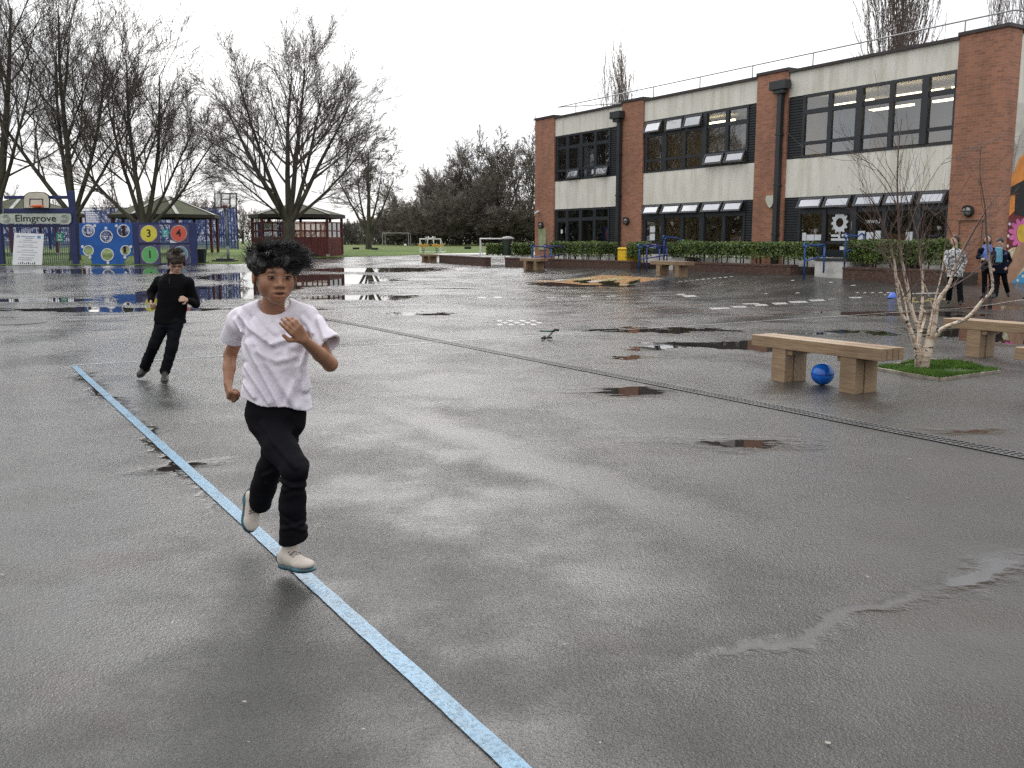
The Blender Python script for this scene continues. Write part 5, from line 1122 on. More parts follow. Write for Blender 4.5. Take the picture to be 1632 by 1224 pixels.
# ------------------------------------------------------------------ implicit-surface modelling for figures
class Field:
    def __init__(s, lo, hi, h):
        s.h = h; s.lo = np.array(lo, float); n = np.ceil((np.array(hi)-s.lo)/h).astype(int)+1; s.n = n
        s.D = np.full(tuple(n), 1.0, np.float32); s.ax = [s.lo[i]+h*np.arange(n[i]) for i in range(3)]
    def win(s, lo, hi):
        sl = []
        for i in range(3):
            a = int(max(0, math.floor((lo[i]-s.lo[i])/s.h))); b = int(min(s.n[i], math.ceil((hi[i]-s.lo[i])/s.h)+1)); sl.append(slice(a, max(a, b)))
        X = s.ax[0][sl[0]][:,None,None]; Y = s.ax[1][sl[1]][None,:,None]; Z = s.ax[2][sl[2]][None,None,:]
        return tuple(sl), X, Y, Z
    def put(s, sl, d, k, op):
        c = s.D[sl]
        if c.size == 0: return
        if op == 'add':
            if k <= 0: r = np.minimum(c, d)
            else: hh = np.maximum(k-np.abs(c-d), 0)/k; r = np.minimum(c, d)-hh*hh*k*.25
        else:
            d = -d; hh = np.maximum(k-np.abs(c-d), 0)/max(k,1e-6); r = np.maximum(c, d)+hh*hh*k*.25
        s.D[sl] = r
    def cone(s, a, b, ra, rb, k=.015, op='add'):
        a = np.array(a, float); b = np.array(b, float); m = max(ra, rb)+k+3*s.h; sl, X, Y, Z = s.win(np.minimum(a,b)-m, np.maximum(a,b)+m)
        d = b-a; L2 = max(1e-9, float(d@d)); t = np.clip(((X-a[0])*d[0]+(Y-a[1])*d[1]+(Z-a[2])*d[2])/L2, 0, 1)
        q = np.sqrt((X-a[0]-t*d[0])**2+(Y-a[1]-t*d[1])**2+(Z-a[2]-t*d[2])**2)-(ra+(rb-ra)*t); s.put(sl, q, k, op)
    def ell(s, c, r, M=None, k=.015, op='add'):
        c = np.array(c, float); r = np.array(r, float); m = r.max()+k+3*s.h; sl, X, Y, Z = s.win(c-m, c+m); x, y, z = X-c[0], Y-c[1], Z-c[2]
        if M is not None: M = np.array(M); u = [M[0,i]*x+M[1,i]*y+M[2,i]*z for i in range(3)]
        else: u = [x, y, z]
        k0 = np.sqrt((u[0]/r[0])**2+(u[1]/r[1])**2+(u[2]/r[2])**2); k1 = np.sqrt((u[0]/r[0]**2)**2+(u[1]/r[1]**2)**2+(u[2]/r[2]**2)**2)
        s.put(sl, k0*(k0-1)/np.maximum(k1, 1e-6), k, op)
    def loft(s, C, w, dd, X_, k=.02, op='add', p=2.4, grow=0):
        """C: points down the spine; w,dd half width/depth; X_: lateral unit axis"""
        C = np.array(C, float); w = np.array(w, float)+grow; dd = np.array(dd, float)+grow; m = w.max()+k+3*s.h; sl, X, Y, Z = s.win(C.min(0)-m, C.max(0)+m)
        X_ = np.array(X_, float); zc = C[:,2][::-1]; Zc = np.clip(Z, zc[0], zc[-1]); f = lambda v: np.interp(Zc, zc, np.array(v)[::-1])
        cx, cy, ww, dp = f(C[:,0]), f(C[:,1]), f(w), f(dd); Y_ = np.array([-X_[1], X_[0], 0]); Y_ /= np.linalg.norm(Y_)
        u = ((X-cx)*X_[0]+(Y-cy)*X_[1]); v = ((X-cx)*Y_[0]+(Y-cy)*Y_[1]); rr = (np.abs(u/ww)**p+np.abs(v/dp)**p)**(1/p); d = (rr-1)*np.minimum(ww, dp)
        over = np.maximum(Z-zc[-1], zc[0]-Z); d = np.where(over > 0, np.sqrt(np.maximum(d,0)**2+over**2), d); d = np.maximum(d, over-0.0); s.put(sl, d, k, op)
    def below(s, z):   # remove everything under a plane given as function z(x)
        X = s.ax[0][:,None,None]; Y = s.ax[1][None,:,None]; Z = s.ax[2][None,None,:]; s.D = np.maximum(s.D, (z(X,Y)-Z)).astype(np.float32)
    def rough(s, amp, fr, seed=0, aniso=(1,1,1)):
        rg = np.random.RandomState(seed); X = s.ax[0][:,None,None]; Y = s.ax[1][None,:,None]; Z = s.ax[2][None,None,:]; t = 0
        for o in range(7):
            v = rg.normal(size=3)*np.array(aniso)*fr*(1+.35*o); v2 = rg.normal(size=3)*fr*.6; t = t+np.sin(v[0]*X+v[1]*Y+v[2]*Z+rg.uniform(0,6)+1.3*np.sin(v2[0]*X+v2[1]*Y+v2[2]*Z))/(1+.5*o)
        s.D = (s.D+amp*t/2.6).astype(np.float32)
    def crease(s, pts, amp, wd, ymax=None):
        """raised fold along a polyline seen from the front (x,z), only on the side nearer than ymax"""
        X = s.ax[0][:,None,None]; Z = s.ax[2][None,None,:]; best = None
        for (ax_, az), (bx_, bz) in zip(pts, pts[1:]):
            dx, dz = bx_-ax_, bz-az; t = np.clip(((X-ax_)*dx+(Z-az)*dz)/(dx*dx+dz*dz), 0, 1); ds = (X-ax_-t*dx)**2+(Z-az-t*dz)**2; best = ds if best is None else np.minimum(best, ds)
        q = np.sqrt(best)/wd; f = amp*(np.exp(-q*q)-.6*np.exp(-(q-1.7)**2)); f = np.broadcast_to(f, tuple(s.n)).copy()
        if ymax is not None: f = f*(s.ax[1][None,:,None] < ymax)
        s.D = (s.D-f).astype(np.float32)
    def mesh(s):
        D = s.D; n = D.shape; S = D < 0
        cs = np.zeros((n[0]-1, n[1]-1, n[2]-1), np.int8)
        for i in (0,1):
            for j in (0,1):
                for k in (0,1): cs += S[i:n[0]-1+i, j:n[1]-1+j, k:n[2]-1+k]
        act = (cs > 0) & (cs < 8); ids = np.argwhere(act); idx = -np.ones(act.shape, np.int64); idx[act] = np.arange(len(ids)); acc = np.zeros((len(ids), 3)); cnt = np.zeros(len(ids))
        cor = [(i,j,k) for i in (0,1) for j in (0,1) for k in (0,1)]
        for a in cor:
            for ax in range(3):
                if a[ax] == 1: continue
                b = list(a); b[ax] = 1; da = D[ids[:,0]+a[0], ids[:,1]+a[1], ids[:,2]+a[2]]; db = D[ids[:,0]+b[0], ids[:,1]+b[1], ids[:,2]+b[2]]; cr = (da < 0) != (db < 0)
                t = np.where(cr, da/np.where(cr, da-db, 1), 0); p = np.array(a, float)[None,:].repeat(len(ids), 0); p[:,ax] += t; acc[cr] += p[cr]; cnt[cr] += 1
        V = s.lo+(ids+acc/np.maximum(cnt,1)[:,None])*s.h; F = []
        for ax in range(3):
            o1, o2 = (ax+1) % 3, (ax+2) % 3; sl0 = [slice(None)]*3; sl1 = [slice(None)]*3; sl0[ax] = slice(0,-1); sl1[ax] = slice(1,None)
            a, b = S[tuple(sl0)], S[tuple(sl1)]; e = np.argwhere(a != b); e = e[(e[:,o1] > 0) & (e[:,o2] > 0) & (e[:,o1] < n[o1]-1) & (e[:,o2] < n[o2]-1)]
            if not len(e): continue
            q = []
            for d1, d2 in ((1,1),(0,1),(0,0),(1,0)): c = e.copy(); c[:,o1] -= d1; c[:,o2] -= d2; q.append(idx[c[:,0],c[:,1],c[:,2]])
            q = np.stack(q, 1); flip = ~a[e[:,0],e[:,1],e[:,2]]; q[flip] = q[flip][:,::-1]; F.append(q)
        return V, np.concatenate(F)
    def build(s, name, mats, parent, origin, color=None):
        V, F = s.mesh(); me = bpy.data.meshes.new(name); o = np.array(origin); me.from_pydata((V-o).tolist(), [], F.tolist()); me.update()
        if color is not None:
            c = color(V); at = me.color_attributes.new('tint', 'FLOAT_COLOR', 'POINT'); at.data.foreach_set('color', np.concatenate([c, np.ones((len(V),1))], 1).astype(np.float32).ravel())
        return link(name, me, mats, parent, True)
def skinmat(name):
    m, nt, b = newmat(name); a = nd(nt, 'ShaderNodeAttribute'); a.attribute_name = 'tint'; v = objvec(nt)
    nt.links.new(mixc(nt, a.outputs['Color'], (.5,.5,.5), mth(nt, 'MULTIPLY', mrange(nt, tnoise(nt, v, 30, 3, .6), .3, .7), .18), 'MULTIPLY'), b.inputs['Base Color'])
    b.inputs['Roughness'].default_value = .5; b.inputs['Subsurface Weight'].default_value = .12; b.inputs['Subsurface Radius'].default_value = (.6,.25,.12); b.inputs['Subsurface Scale'].default_value = .01; return m
SKIN = skinmat('skin')
def cloth(name, col, rough=.85, bsc=260, sheen=.15, amp=.0015):
    m, nt, b = newmat(name); v = objvec(nt); sheen = 0 if max(col) < .1 else sheen; b.inputs['Specular IOR Level'].default_value = .12 if max(col) < .1 else .3; f = tnoise(nt, v, 5, 4, .6); f2 = tnoise(nt, v, bsc, 2, .6)
    nt.links.new(mixc(nt, tuple(min(1,x*1.06) for x in col), tuple(x*.8 for x in col), mrange(nt, f, .3, .7)), b.inputs['Base Color']); b.inputs['Roughness'].default_value = rough; b.inputs['Sheen Weight'].default_value = sheen
    bump(nt, b, mth(nt, 'MULTIPLY_ADD', f, .8, f2), .5, amp); return m
HAIR_K = M_('black_hair', (.009,.008,.008), .45, .3, 30, spec=.4); EYEW = M_('eye_white', (.22,.19,.17), .4, .05); EYED = M_('eye_dark', (.012,.008,.006), .35, spec=.2)
def npv(v): return np.array([v.x, v.y, v.z])
class Head:
    """head frame: x lateral, y face direction, z up"""
    def __init__(s, c, yaw, pitch, roll, sc=1.0):
        s.c = Vector(c); s.s = sc; s.M = (Matrix.Rotation(yaw, 3, 'Z') @ Matrix.Rotation(roll, 3, 'Y') @ Matrix.Rotation(-pitch, 3, 'X')) @ Matrix.Diagonal((1,-1,1)).to_3x3()
        s.M = s.M @ Matrix.Diagonal((-1,1,1)).to_3x3()   # proper rotation by 180 deg: face looks to -Y
    def p(s, x, y, z): return npv(s.c+s.M @ Vector((x,y,z))*s.s)
    def e(s, F, c, r, k=.012, op='add', rot=None):
        M = s.M if rot is None else s.M @ rot; F.ell(s.p(*c), [q*s.s for q in r], [[M[i][j] for j in range(3)] for i in range(3)], k*s.s, op)
    def sculpt(s, F, mouth=.004, ears=True):
        E = s.e; E(F, (0,-.014,.034), (.074,.090,.076), 0); E(F, (0,.020,-.022), (.063,.062,.074), .03); E(F, (0,.054,-.084), (.031,.027,.019), .025)
        for x in (-1,1):
            E(F, (x*.036,.046,-.026), (.026,.027,.026), .022); E(F, (x*.042,.004,-.048), (.014,.036,.026), .025)
        E(F, (0,.066,.024), (.048,.017,.013), .016)
        for x in (-1,1): E(F, (x*.030,.096,.003), (.020,.014,.0105), .010, 'sub')
        for x in (-1,1): E(F, (x*.029,.0745,.002), (.0165,.0105,.0115), .004)
        F.cone(s.p(0,.074,.012), s.p(0,.090,-.020), .0055*s.s, .0090*s.s, .010*s.s); E(F, (0,.093,-.0255), (.0115,.0095,.0085), .006)
        for x in (-1,1): E(F, (x*.0145,.086,-.029), (.0085,.010,.0075), .006)
        E(F, (0,.072,-.058), (.034,.014,.022), .018); E(F, (0,.083,-.0525), (.0265,.0075,.0058), .005); E(F, (0,.081,-.0655-mouth*.5), (.0215,.0085,.0060), .005)
        if mouth > .002: E(F, (0,.090,-.0595), (.0205,.014,mouth), .003, 'sub')
        if ears:
            for x in (-1,1):
                rt = Matrix.Rotation(R(-14*x), 3, 'Z') @ Matrix.Rotation(R(10), 3, 'X'); E(F, (x*.0785,-.004,-.006), (.0085,.019,.029), .008, 'add', rt); E(F, (x*.0865,.000,-.004), (.005,.010,.017), .005, 'sub', rt)
    def tint(s, skin, lip=None, brow=(.02,.012,.01), mouthc=(.05,.012,.01), mouth=.001):
        lip = lip or (skin[0]*.95, skin[1]*.62, skin[2]*.6)
        Mi = np.array([[s.M[j][i] for j in range(3)] for i in range(3)]); c0 = npv(s.c)
        def f(V):
            L = (V-c0)@Mi.T/s.s; x, y, z = L[:,0], L[:,1], L[:,2]; C = np.tile(np.array(skin), (len(V),1)); 
            def blend(m, col): C[:] = C*(1-m[:,None])+np.array(col)*m[:,None]
            g = lambda cx, cz, rx, rz: np.clip(1.5-1.5*np.sqrt(((np.abs(x)-cx)/rx)**2+((z-cz)/rz)**2), 0, 1)*(y > .05)
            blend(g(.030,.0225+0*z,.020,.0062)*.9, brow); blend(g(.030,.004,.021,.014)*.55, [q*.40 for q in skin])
            blend(g(0,-.053,.026,.0055)*.6, lip); blend(g(0,-.0675,.021,.006)*.6, lip); blend(np.clip(1.7-1.7*np.sqrt((x/.022)**2+((z+.0598-.0*x)/(.0028+mouth*.5))**2), 0, 1)*(y > .05)*(y < .099), mouthc)
            if mouth > .003: blend(np.clip(1.7-1.7*np.sqrt((x/.014)**2+((z+.0572)/.0022)**2), 0, 1)*(y > .05), (.35,.30,.26))
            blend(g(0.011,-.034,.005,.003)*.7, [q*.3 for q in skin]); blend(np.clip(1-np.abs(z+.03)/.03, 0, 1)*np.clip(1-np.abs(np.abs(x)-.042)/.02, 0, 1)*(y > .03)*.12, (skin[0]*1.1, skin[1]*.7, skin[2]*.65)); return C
        return f
    def eyes(s, parent, o, look=(0,0)):
        for x in (-1,1):
            for nm, mt, c, r in (('eye', EYEW, (x*.029,.0765,.0015), (.0135,.0105,.0041)), ('iris', EYED, (x*.029+look[0],.0845,.0015+look[1]), (.0075,.0036,.0046))):
                m = MB(); M4 = Matrix.Translation(Vector(s.p(*c))-Vector(o)) @ s.M.to_4x4() @ Matrix.Diagonal((*[q*s.s for q in r],1)); m.lathe([(math.sin(R(a))+1e-4, -math.cos(R(a))) for a in range(0,181,20)], 14, M=M4)
                ob = m.build(nm, mt, parent if nm == 'eye' else last, smooth=True); last = ob
            m = MB(); pts = [Vector(s.p(x*.029+.0155*math.cos(R(a)), .083-.004*abs(math.cos(R(a))), .0030+.0048*math.sin(R(a))))-Vector(o) for a in range(0,181,20)]; m.tube(pts, .0022*s.s, 5); m.build('eyelash', EYED, parent)
def strands(name, H, o, parent, mat, roots, n, seed, ln, lift, sweep, w=.0016, curl=.3):
    """tousled hair: tapered strands springing from ellipsoid patches given in the head frame"""
    rg = random.Random(seed); m = MB()
    for i in range(n):
        c, r, (a0, a1), (e0, e1) = rg.choice(roots); a = R(rg.uniform(a0, a1)); e = R(rg.uniform(e0, e1)); nrm = Vector((math.cos(e)*math.sin(a), math.cos(e)*math.cos(a), math.sin(e)))
        p = Vector(c)+Vector((nrm.x*r[0], nrm.y*r[1], nrm.z*r[2])); d = (nrm*lift+Vector(sweep)+mnoise.noise_vector(p*32+Vector((seed,0,0)))*1.3+Vector((rg.gauss(0,.14), rg.gauss(0,.14), rg.gauss(0,.14)))).normalized(); L = ln*rg.uniform(.5,1.2); pts = [p-nrm*.01]; q = p; cv = Vector((rg.gauss(0,1), rg.gauss(0,1), rg.gauss(0,1)-.8))*curl
        for k in range(4): q = q+d*L/4; d = (d+cv*.35).normalized(); pts.append(q.copy())
        ww = w*rg.uniform(.7,1.7); P = [Vector(H.p(*t))-Vector(o) for t in pts]; m.tube(P, [ww*H.s*f for f in (1,1,.85,.6,.15)], 3, cap=False)
    return m.build(name, mat, parent, smooth=True)
def hand(F, wrist, kn, nrm, sc, curl, side, spread=.0, mn=0, thumb=.9):
    """wrist->kn = palm direction; nrm = back of hand; side = direction of the thumb across the palm"""
    wv, kv, nv = Vector(wrist), Vector(kn), Vector(nrm).normalized(); d = (kv-wv).normalized(); nv = (nv-d*nv.dot(d)).normalized(); sd = d.cross(nv)*side; r0 = max(.0085*sc, mn)
    L = (kv-wv).length
    for t in (-.022, -.0075, .0075, .022): F.cone(npv(wv+d*L*.15+sd*t*.65*sc), npv(kv+sd*t*sc), .0115*sc, .0098*sc, .010)
    for i, (t, ln) in enumerate(((.024,.060),(.0085,.068),(-.008,.063),(-.023,.050))):
        p = kv+sd*t*sc; fd = (d+sd*spread*(1.5-i)*.4).normalized(); c = curl[i] if hasattr(curl, '__len__') else curl
        for j, f_ in enumerate((.45,.32,.23)):
            ax = fd.cross(nv).normalized(); ang = R(c*(.75 if j == 0 else 1.0)); fd2 = fd*math.cos(ang)-nv*math.sin(ang); nv2 = nv*math.cos(ang)+fd*math.sin(ang); q = p+fd2*ln*f_*sc; rr_ = r0*(1-.10*j); F.cone(npv(p), npv(q), rr_, rr_*.92, .0035); p, fd, nv = q, fd2.normalized(), nv2.normalized()
        nv = Vector(nrm).normalized(); nv = (nv-d*nv.dot(d)).normalized()
    p = wv+d*L*.35+sd*.022*sc; t1 = p+(d*.55+sd*.75-nv*.35*thumb).normalized()*.030*sc; t2 = t1+(d*.85+sd*(.1)-nv*.55*thumb).normalized()*.028*sc; F.cone(npv(p), npv(t1), r0*1.35, r0*1.1, .008); F.cone(npv(t1), npv(t2), r0*1.08, r0*.9, .004)
def shoe(parent, o, heel, toe, ank, up, um, sm, w=.036, extra=None, h=.006, name='shoe'):
    hv, tv, av = Vector(heel), Vector(toe), Vector(ank); d = (tv-hv).normalized(); u = Vector(up); u = (u-d*u.dot(d)).normalized(); sd = d.cross(u); L = (tv-hv).length; lo = np.minimum(npv(hv), np.minimum(npv(tv), npv(av)))-.09; hi = np.maximum(npv(hv), np.maximum(npv(tv), npv(av)))+.09; F = Field(lo, hi, h)
    Mx = [[sd[i], d[i], u[i]] for i in range(3)]
    E = lambda x, y, z, r, k=.015, op='add': F.ell(npv(hv+sd*x+d*(y*L)+u*z), r, Mx, k, op)
    E(0,.14,.035,(w*.82,L*.17,.036)); E(0,.42,.034,(w*.88,L*.30,.032),.02); E(0,.74,.026,(w*1.05,L*.26,.024),.02); E(0,.30,.055,(w*.75,L*.20,.030),.02); F.cone(npv(hv+d*(.22*L)+u*.05), npv(av+u*.0), w*.82, w*.86, .015)
    F.cone(npv(hv+d*(.22*L)+u*.078), npv(hv+d*(.42*L)+u*.066), .008, .007, .012); F.rough(.0016, 45, 3)
    s_ = F.build(name, um, parent, o)
    G_ = Field(lo, hi, h)
    G_.ell(npv(hv+d*(.20*L)+u*.004), (w*.95,L*.22,.013), Mx, .0); G_.ell(npv(hv+d*(.5*L)+u*.004), (w*.92,L*.36,.012), Mx, .02); G_.ell(npv(hv+d*(.76*L)+u*.005), (w*1.14,L*.27,.013), Mx, .02); G_.build('sole', sm, s_, o)
    p_ = Field(lo, hi, h); p_.ell(npv(hv+d*(.05*L)+u*.032), (w*.72,L*.12,.030), Mx, 0); p_.build('heel_counter', sm, s_, o)
    m = MB()
    for k in range(5):
        c = hv+d*L*(.34+.075*k)+u*(.088-.0088*k)-Vector(o); m.tube([c-sd*.024-u*.010+d*.008, c, c+sd*.024-u*.010-d*.004], .0034, 5); m.tube([c-sd*.024-u*.010-d*.004, c, c+sd*.024-u*.010+d*.008], .0030, 5)
    m.build('laces', extra or um, s_, smooth=True); return s_
# ------------------------------------------------------------------ the boy running towards us
def PX(x, y, Y): return npv(W(x, y, Y))
bo = G(440, 905); bo = Vector((bo.x, 3.95, 0)); o = bo
boy = thing('person', 'dark-haired boy in white T-shirt and black trousers running along the blue line', 'person', bo)
SK = (.335,.165,.095); hb = .0045
Hd = Head(PX(437,439.5,3.90), R(29), R(-5), R(2), 1.06)
# rotate: yaw>0 turns the face to the viewer's right
F = Field(npv(bo)-np.array([.36,.55,.02]), npv(bo)+np.array([.36,.45,1.50]), .004)
Hd.sculpt(F, .0055)
lat = (.99,.10,0)
F.cone(PX(436,478,3.94), PX(434,503,3.98), .046, .050, .02)
TC = [PX(435,500,3.97), PX(436,520,3.97), PX(437,545,3.96), PX(438,575,3.95), PX(439,605,3.96), PX(440,640,3.97), PX(440,668,3.98)]
TW = [.070,.106,.122,.116,.116,.120,.118]; TDp = [.045,.075,.085,.082,.080,.085,.090]
F.loft(TC, TW, TDp, lat, .03, grow=-.014)
aR = [PX(383,506,4.00), PX(367,566,4.09), PX(363.5,611,4.02)]; aL = [PX(489,505,3.94), PX(526,580,3.86), PX(484,541,3.66)]
F.cone(aR[0]-[-.01,0,.02], aR[1], .031, .0275, .025); F.cone(aR[1], aR[1]*.55+aR[2]*.45, .0275, .0265, .01); F.cone(aR[1]*.55+aR[2]*.45, aR[2], .0265, .019, .01)
F.cone(aL[0]-[.01,0,.02], aL[1], .031, .0305, .025); F.cone(aL[1], aL[1]*.6+aL[2]*.4, .0300, .0285, .012); F.cone(aL[1]*.6+aL[2]*.4, aL[2], .0285, .0195, .01)
hand(F, aR[2], PX(366,629,3.985), (-.75,-.45,0), 1.0, (75,80,82,85), 1, 0, .008)
hand(F, aL[2], PX(471,525,3.625), (.35,-.9,.15), .98, (14,22,28,38), -1, .10, .0074)
rL = [PX(412,655,3.98), PX(474,748,3.74), PX(463,862,3.84)]; lL = [PX(468,658,4.0), PX(432,742,3.97), PX(413,812,4.22)]
F.cone(PX(414,662,3.97), PX(447,712,3.85), .055, .048, .03); F.cone(PX(447,712,3.85), PX(469,742,3.79), .048, .036, .02); F.cone(PX(469,748,3.785), PX(466,800,3.80), .034, .033, .02); F.cone(PX(466,800,3.80), PX(463,868,3.855), .033, .026, .01)
F.cone(PX(466,664,3.99), PX(444,715,3.97), .054, .044, .03); F.cone(PX(444,715,3.97), PX(431,744,3.985), .044, .036, .02); F.cone(PX(430,745,3.99), PX(420,775,4.09), .035, .033, .02); F.cone(PX(420,775,4.09), PX(413,808,4.21), .033, .026, .01)
bodyo = F.build('body', SKIN, boy, o, Hd.tint(SK, mouth=.0055)); Hd.eyes(boy, o, (.001,0))
# t-shirt
TS = cloth('white_cotton', (.80,.755,.83), .9, 420, .1)
F = Field(npv(bo)+np.array([-.36,-.34,.62]), npv(bo)+np.array([.36,.34,1.28]), .0045)
F.cone(PX(419,487,3.97), PX(388,505,3.995), .030, .040, .03); F.cone(PX(455,485,3.96), PX(486,503,3.95), .030, .040, .03)
F.loft([PX(435,490,3.975)]+TC[1:6]+[PX(441,662,3.975)], [.062,.126,.137,.131,.136,.147,.152], [.05,.088,.102,.104,.108,.118,.122], lat, .03)
F.cone(PX(410,500,3.98), PX(384,512,4.0), .036, .046, .04); F.cone(PX(460,497,3.96), PX(489,509,3.95), .036, .047, .04)
sR = PX(369,540,4.045); sL = PX(525,547,3.875); F.cone(PX(382,512,4.0), sR, .048, .049, .03); F.cone(PX(491,512,3.95), sL, .049, .052, .03)
F.rough(.0022, 22, 5, (1.2,.6,.7)); F.rough(.0008, 60, 6)
xz = lambda pts: [(W(x,y,3.86).x, W(x,y,3.86).z) for x, y in pts]
for pts, amp, wd in [([(372,505),(402,528),(434,548)],.014,.013),([(434,548),(458,540),(482,528)],.010,.012),([(392,548),(418,592),(446,648)],.013,.013),([(402,545),(440,600),(470,650)],.008,.015),([(389,585),(412,615),(430,642)],.009,.010),([(386,612),(405,633)],.008,.010),([(488,548),(476,585),(482,625)],.010,.013),([(455,565),(470,605),(455,650)],.007,.013),([(398,512),(420,532)],.007,.009),([(365,512),(378,530)],.010,.010),([(505,510),(520,538)],.010,.012),([(478,508),(497,530)],.009,.010),([(440,515),(452,530)],.005,.010),([(410,560),(440,575),(470,570)],.006,.012)]:
    F.crease(xz(pts), amp, wd, 4.0)
# hem, neck and cuffs
zc = lambda X, Y: (lambda x0, z0, x1, z1: z0+(X-x0)*(z1-z0)/(x1-x0))(W(384,635,3.9).x, W(384,636,3.9).z, W(495,656,3.9).x, W(495,656,3.9).z)+.006*np.sin(X*38)
F.below(zc)
F.ell(PX(435,484,3.925), (.068,.10,.046), None, .006, 'sub'); F.cone(PX(437,465,3.95), PX(436,482,3.96), .066, .058, .006, 'sub')
def cuff(a, b, r): a, b = np.array(a), np.array(b); d = (b-a)/np.linalg.norm(b-a); F.cone(b+d*.012, b+d*.10, r, r*1.2, .004, 'sub')
dR = (sR-PX(380,508,4.0)); dR /= np.linalg.norm(dR); dL = (sL-PX(493,508,3.95)); dL /= np.linalg.norm(dL)
F.cone(sR-dR*.012, sR+dR*.1, .040, .042, .003, 'sub'); F.cone(sL-dL*.012, sL+dL*.1, .038, .040, .003, 'sub')
def planecut(p, d, side):
    X = F.ax[0][:,None,None]; Y = F.ax[1][None,:,None]; Z = F.ax[2][None,None,:]; q = (X-p[0])*d[0]+(Y-p[1])*d[1]+(Z-p[2])*d[2]
    near = ((X-p[0])**2+(Y-p[1])**2+(Z-p[2])**2) < .12**2; outw = (X < p[0]+.04) if side < 0 else (X > p[0]-.06)
    F.D = np.where(near & outw, np.maximum(F.D, q), F.D).astype(np.float32)
planecut(sR+dR*.004, dR, -1); planecut(sL+dL*.006, dL, 1)
F.loft([TC[5]]+[PX(441,675,3.975)], [.126,.13], [.095,.10], lat, .003, 'sub')
ts = F.build('t_shirt', TS, boy, o)
# trousers
TRN = cloth('black_trouser_cloth', (.006,.006,.0085), .85, 300, .1)
F = Field(npv(bo)+np.array([-.30,-.42,.05]), npv(bo)+np.array([.30,.42,.86]), .0055)
F.loft([PX(440,632,3.97), PX(440,655,3.97), PX(441,680,3.975)], [.118,.113,.104], [.095,.10,.098], lat, .03)
kR = rL[1]; kL = lL[1]
F.cone(PX(418,664,3.97), PX(447,712,3.85), .070, .066, .03); F.cone(PX(447,712,3.85), PX(470,742,3.76), .070, .058, .02); F.cone(PX(470,748,3.755), PX(466,800,3.79), .055, .053, .02); F.cone(PX(466,800,3.79), PX(468,850,3.835), .053, .058, .02); F.cone(PX(468,850,3.835), PX(463,866,3.86), .055, .050, .02)
F.cone(PX(463,664,3.99), PX(444,715,3.97), .068, .064, .03); F.cone(PX(444,715,3.97), PX(433,742,3.97), .064, .056, .02); F.cone(PX(430,745,3.98), PX(420,775,4.08), .056, .054, .02); F.cone(PX(420,775,4.08), PX(415,800,4.18), .054, .051, .02)
F.ell(PX(481,750,3.725), (.024,.026,.030), None, .02)
F.rough(.004, 22, 8, (.9,.9,.8)); F.rough(.002, 60, 9)
def seg(pts, amp, wd, ym=None): F.crease([(W(x,y,3.8).x, W(x,y,3.8).z) for x, y in pts], amp, wd, ym)
seg([(412,680),(440,705),(480,735)], .006, .012); seg([(450,760),(488,770)], .008, .010); seg([(455,775),(485,765)], .006, .009); seg([(452,840),(484,832)], .007, .009); seg([(450,820),(486,845)], .007, .009); seg([(408,770),(432,760)], .007, .009); seg([(410,785),(430,795)], .006, .009)
X = F.ax[0][:,None,None]; Y = F.ax[1][None,:,None]; Z = F.ax[2][None,None,:]
for p, d_ in ((PX(465,862,3.85), np.array([.25,.15,-.96])), (PX(414,803,4.19), np.array([-.12,.75,-.65]))):
    q = (X-p[0])*d_[0]+(Y-p[1])*d_[1]+(Z-p[2])*d_[2]; near = ((X-p[0])**2+(Y-p[1])**2+(Z-p[2])**2) < .14**2; F.D = np.where(near, np.maximum(F.D, q), F.D).astype(np.float32)
F.build('trousers', TRN, boy, o)
UPW = cloth('cream_canvas', (.60,.54,.47), .8, 300, .1); SOL = M_('dark_teal_sole', (.012,.13,.17), .5, .5, 12, col2=(.02,.018,.02))
shoe(boy, o, PX(449,901,3.90), PX(496,911,3.72), PX(464,872,3.86), (.15,-.1,1), UPW, SOL, .040, M_('grey_lace', (.20,.18,.16), .7))
shoe(boy, o, PX(398,782,4.28), PX(397,848,4.20), PX(413,806,4.22), (.62,-.80,.10), UPW, SOL, .037, M_('grey_lace', (.20,.18,.16), .7))
# hair: a solid cap plus tousled strands
Hc = Field(Hd.p(0,0,0)-.19, Hd.p(0,0,0)+.19, .005)
Hd.e(Hc, (0,-.024,.042), (.086,.094,.068), 0); Hd.e(Hc, (.044,-.01,.050), (.054,.080,.046), .02); Hd.e(Hc, (-.052,.0,.050), (.058,.080,.044), .02); Hd.e(Hc, (-.01,.03,.070), (.06,.05,.026), .02)
Hd.e(Hc, (.012,.105,-.010), (.060,.066,.078), .012, 'sub'); Hd.e(Hc, (0,.02,-.09), (.12,.12,.075), .012, 'sub')
Hd.e(Hc, (-.032,.074,.048), (.028,.018,.026), .015); Hd.e(Hc, (.060,.045,.045), (.020,.030,.030), .015)
for x in (-1,1): Hd.e(Hc, (x*.077,.004,.024), (.009,.022,.026), .01)
Hc.rough(.007, 42, 4); Hc.rough(.005, 110, 7); Hc.rough(.003, 230, 8)
hr = Hc.build('hair', HAIR_K, boy, o)
cap = ((0,-.015,.042), (.088,.092,.074))
strands('hair_strands', Hd, o, hr, HAIR_K, [(*cap, (-180,180), (5,90)), ((.042,-.01,.05), (.056,.08,.048), (-180,180), (-15,90)), ((-.05,-.0,.052), (.060,.08,.044), (-180,180), (-15,90))], 6500, 5, .055, .30, (-.65,.15,-.05), .0009, .10)
strands('hair_strands', Hd, o, hr, HAIR_K, [(*cap, (-110,-30), (0,50))], 260, 6, .055, .6, (-.6,.1,-.15), .0010, .4)
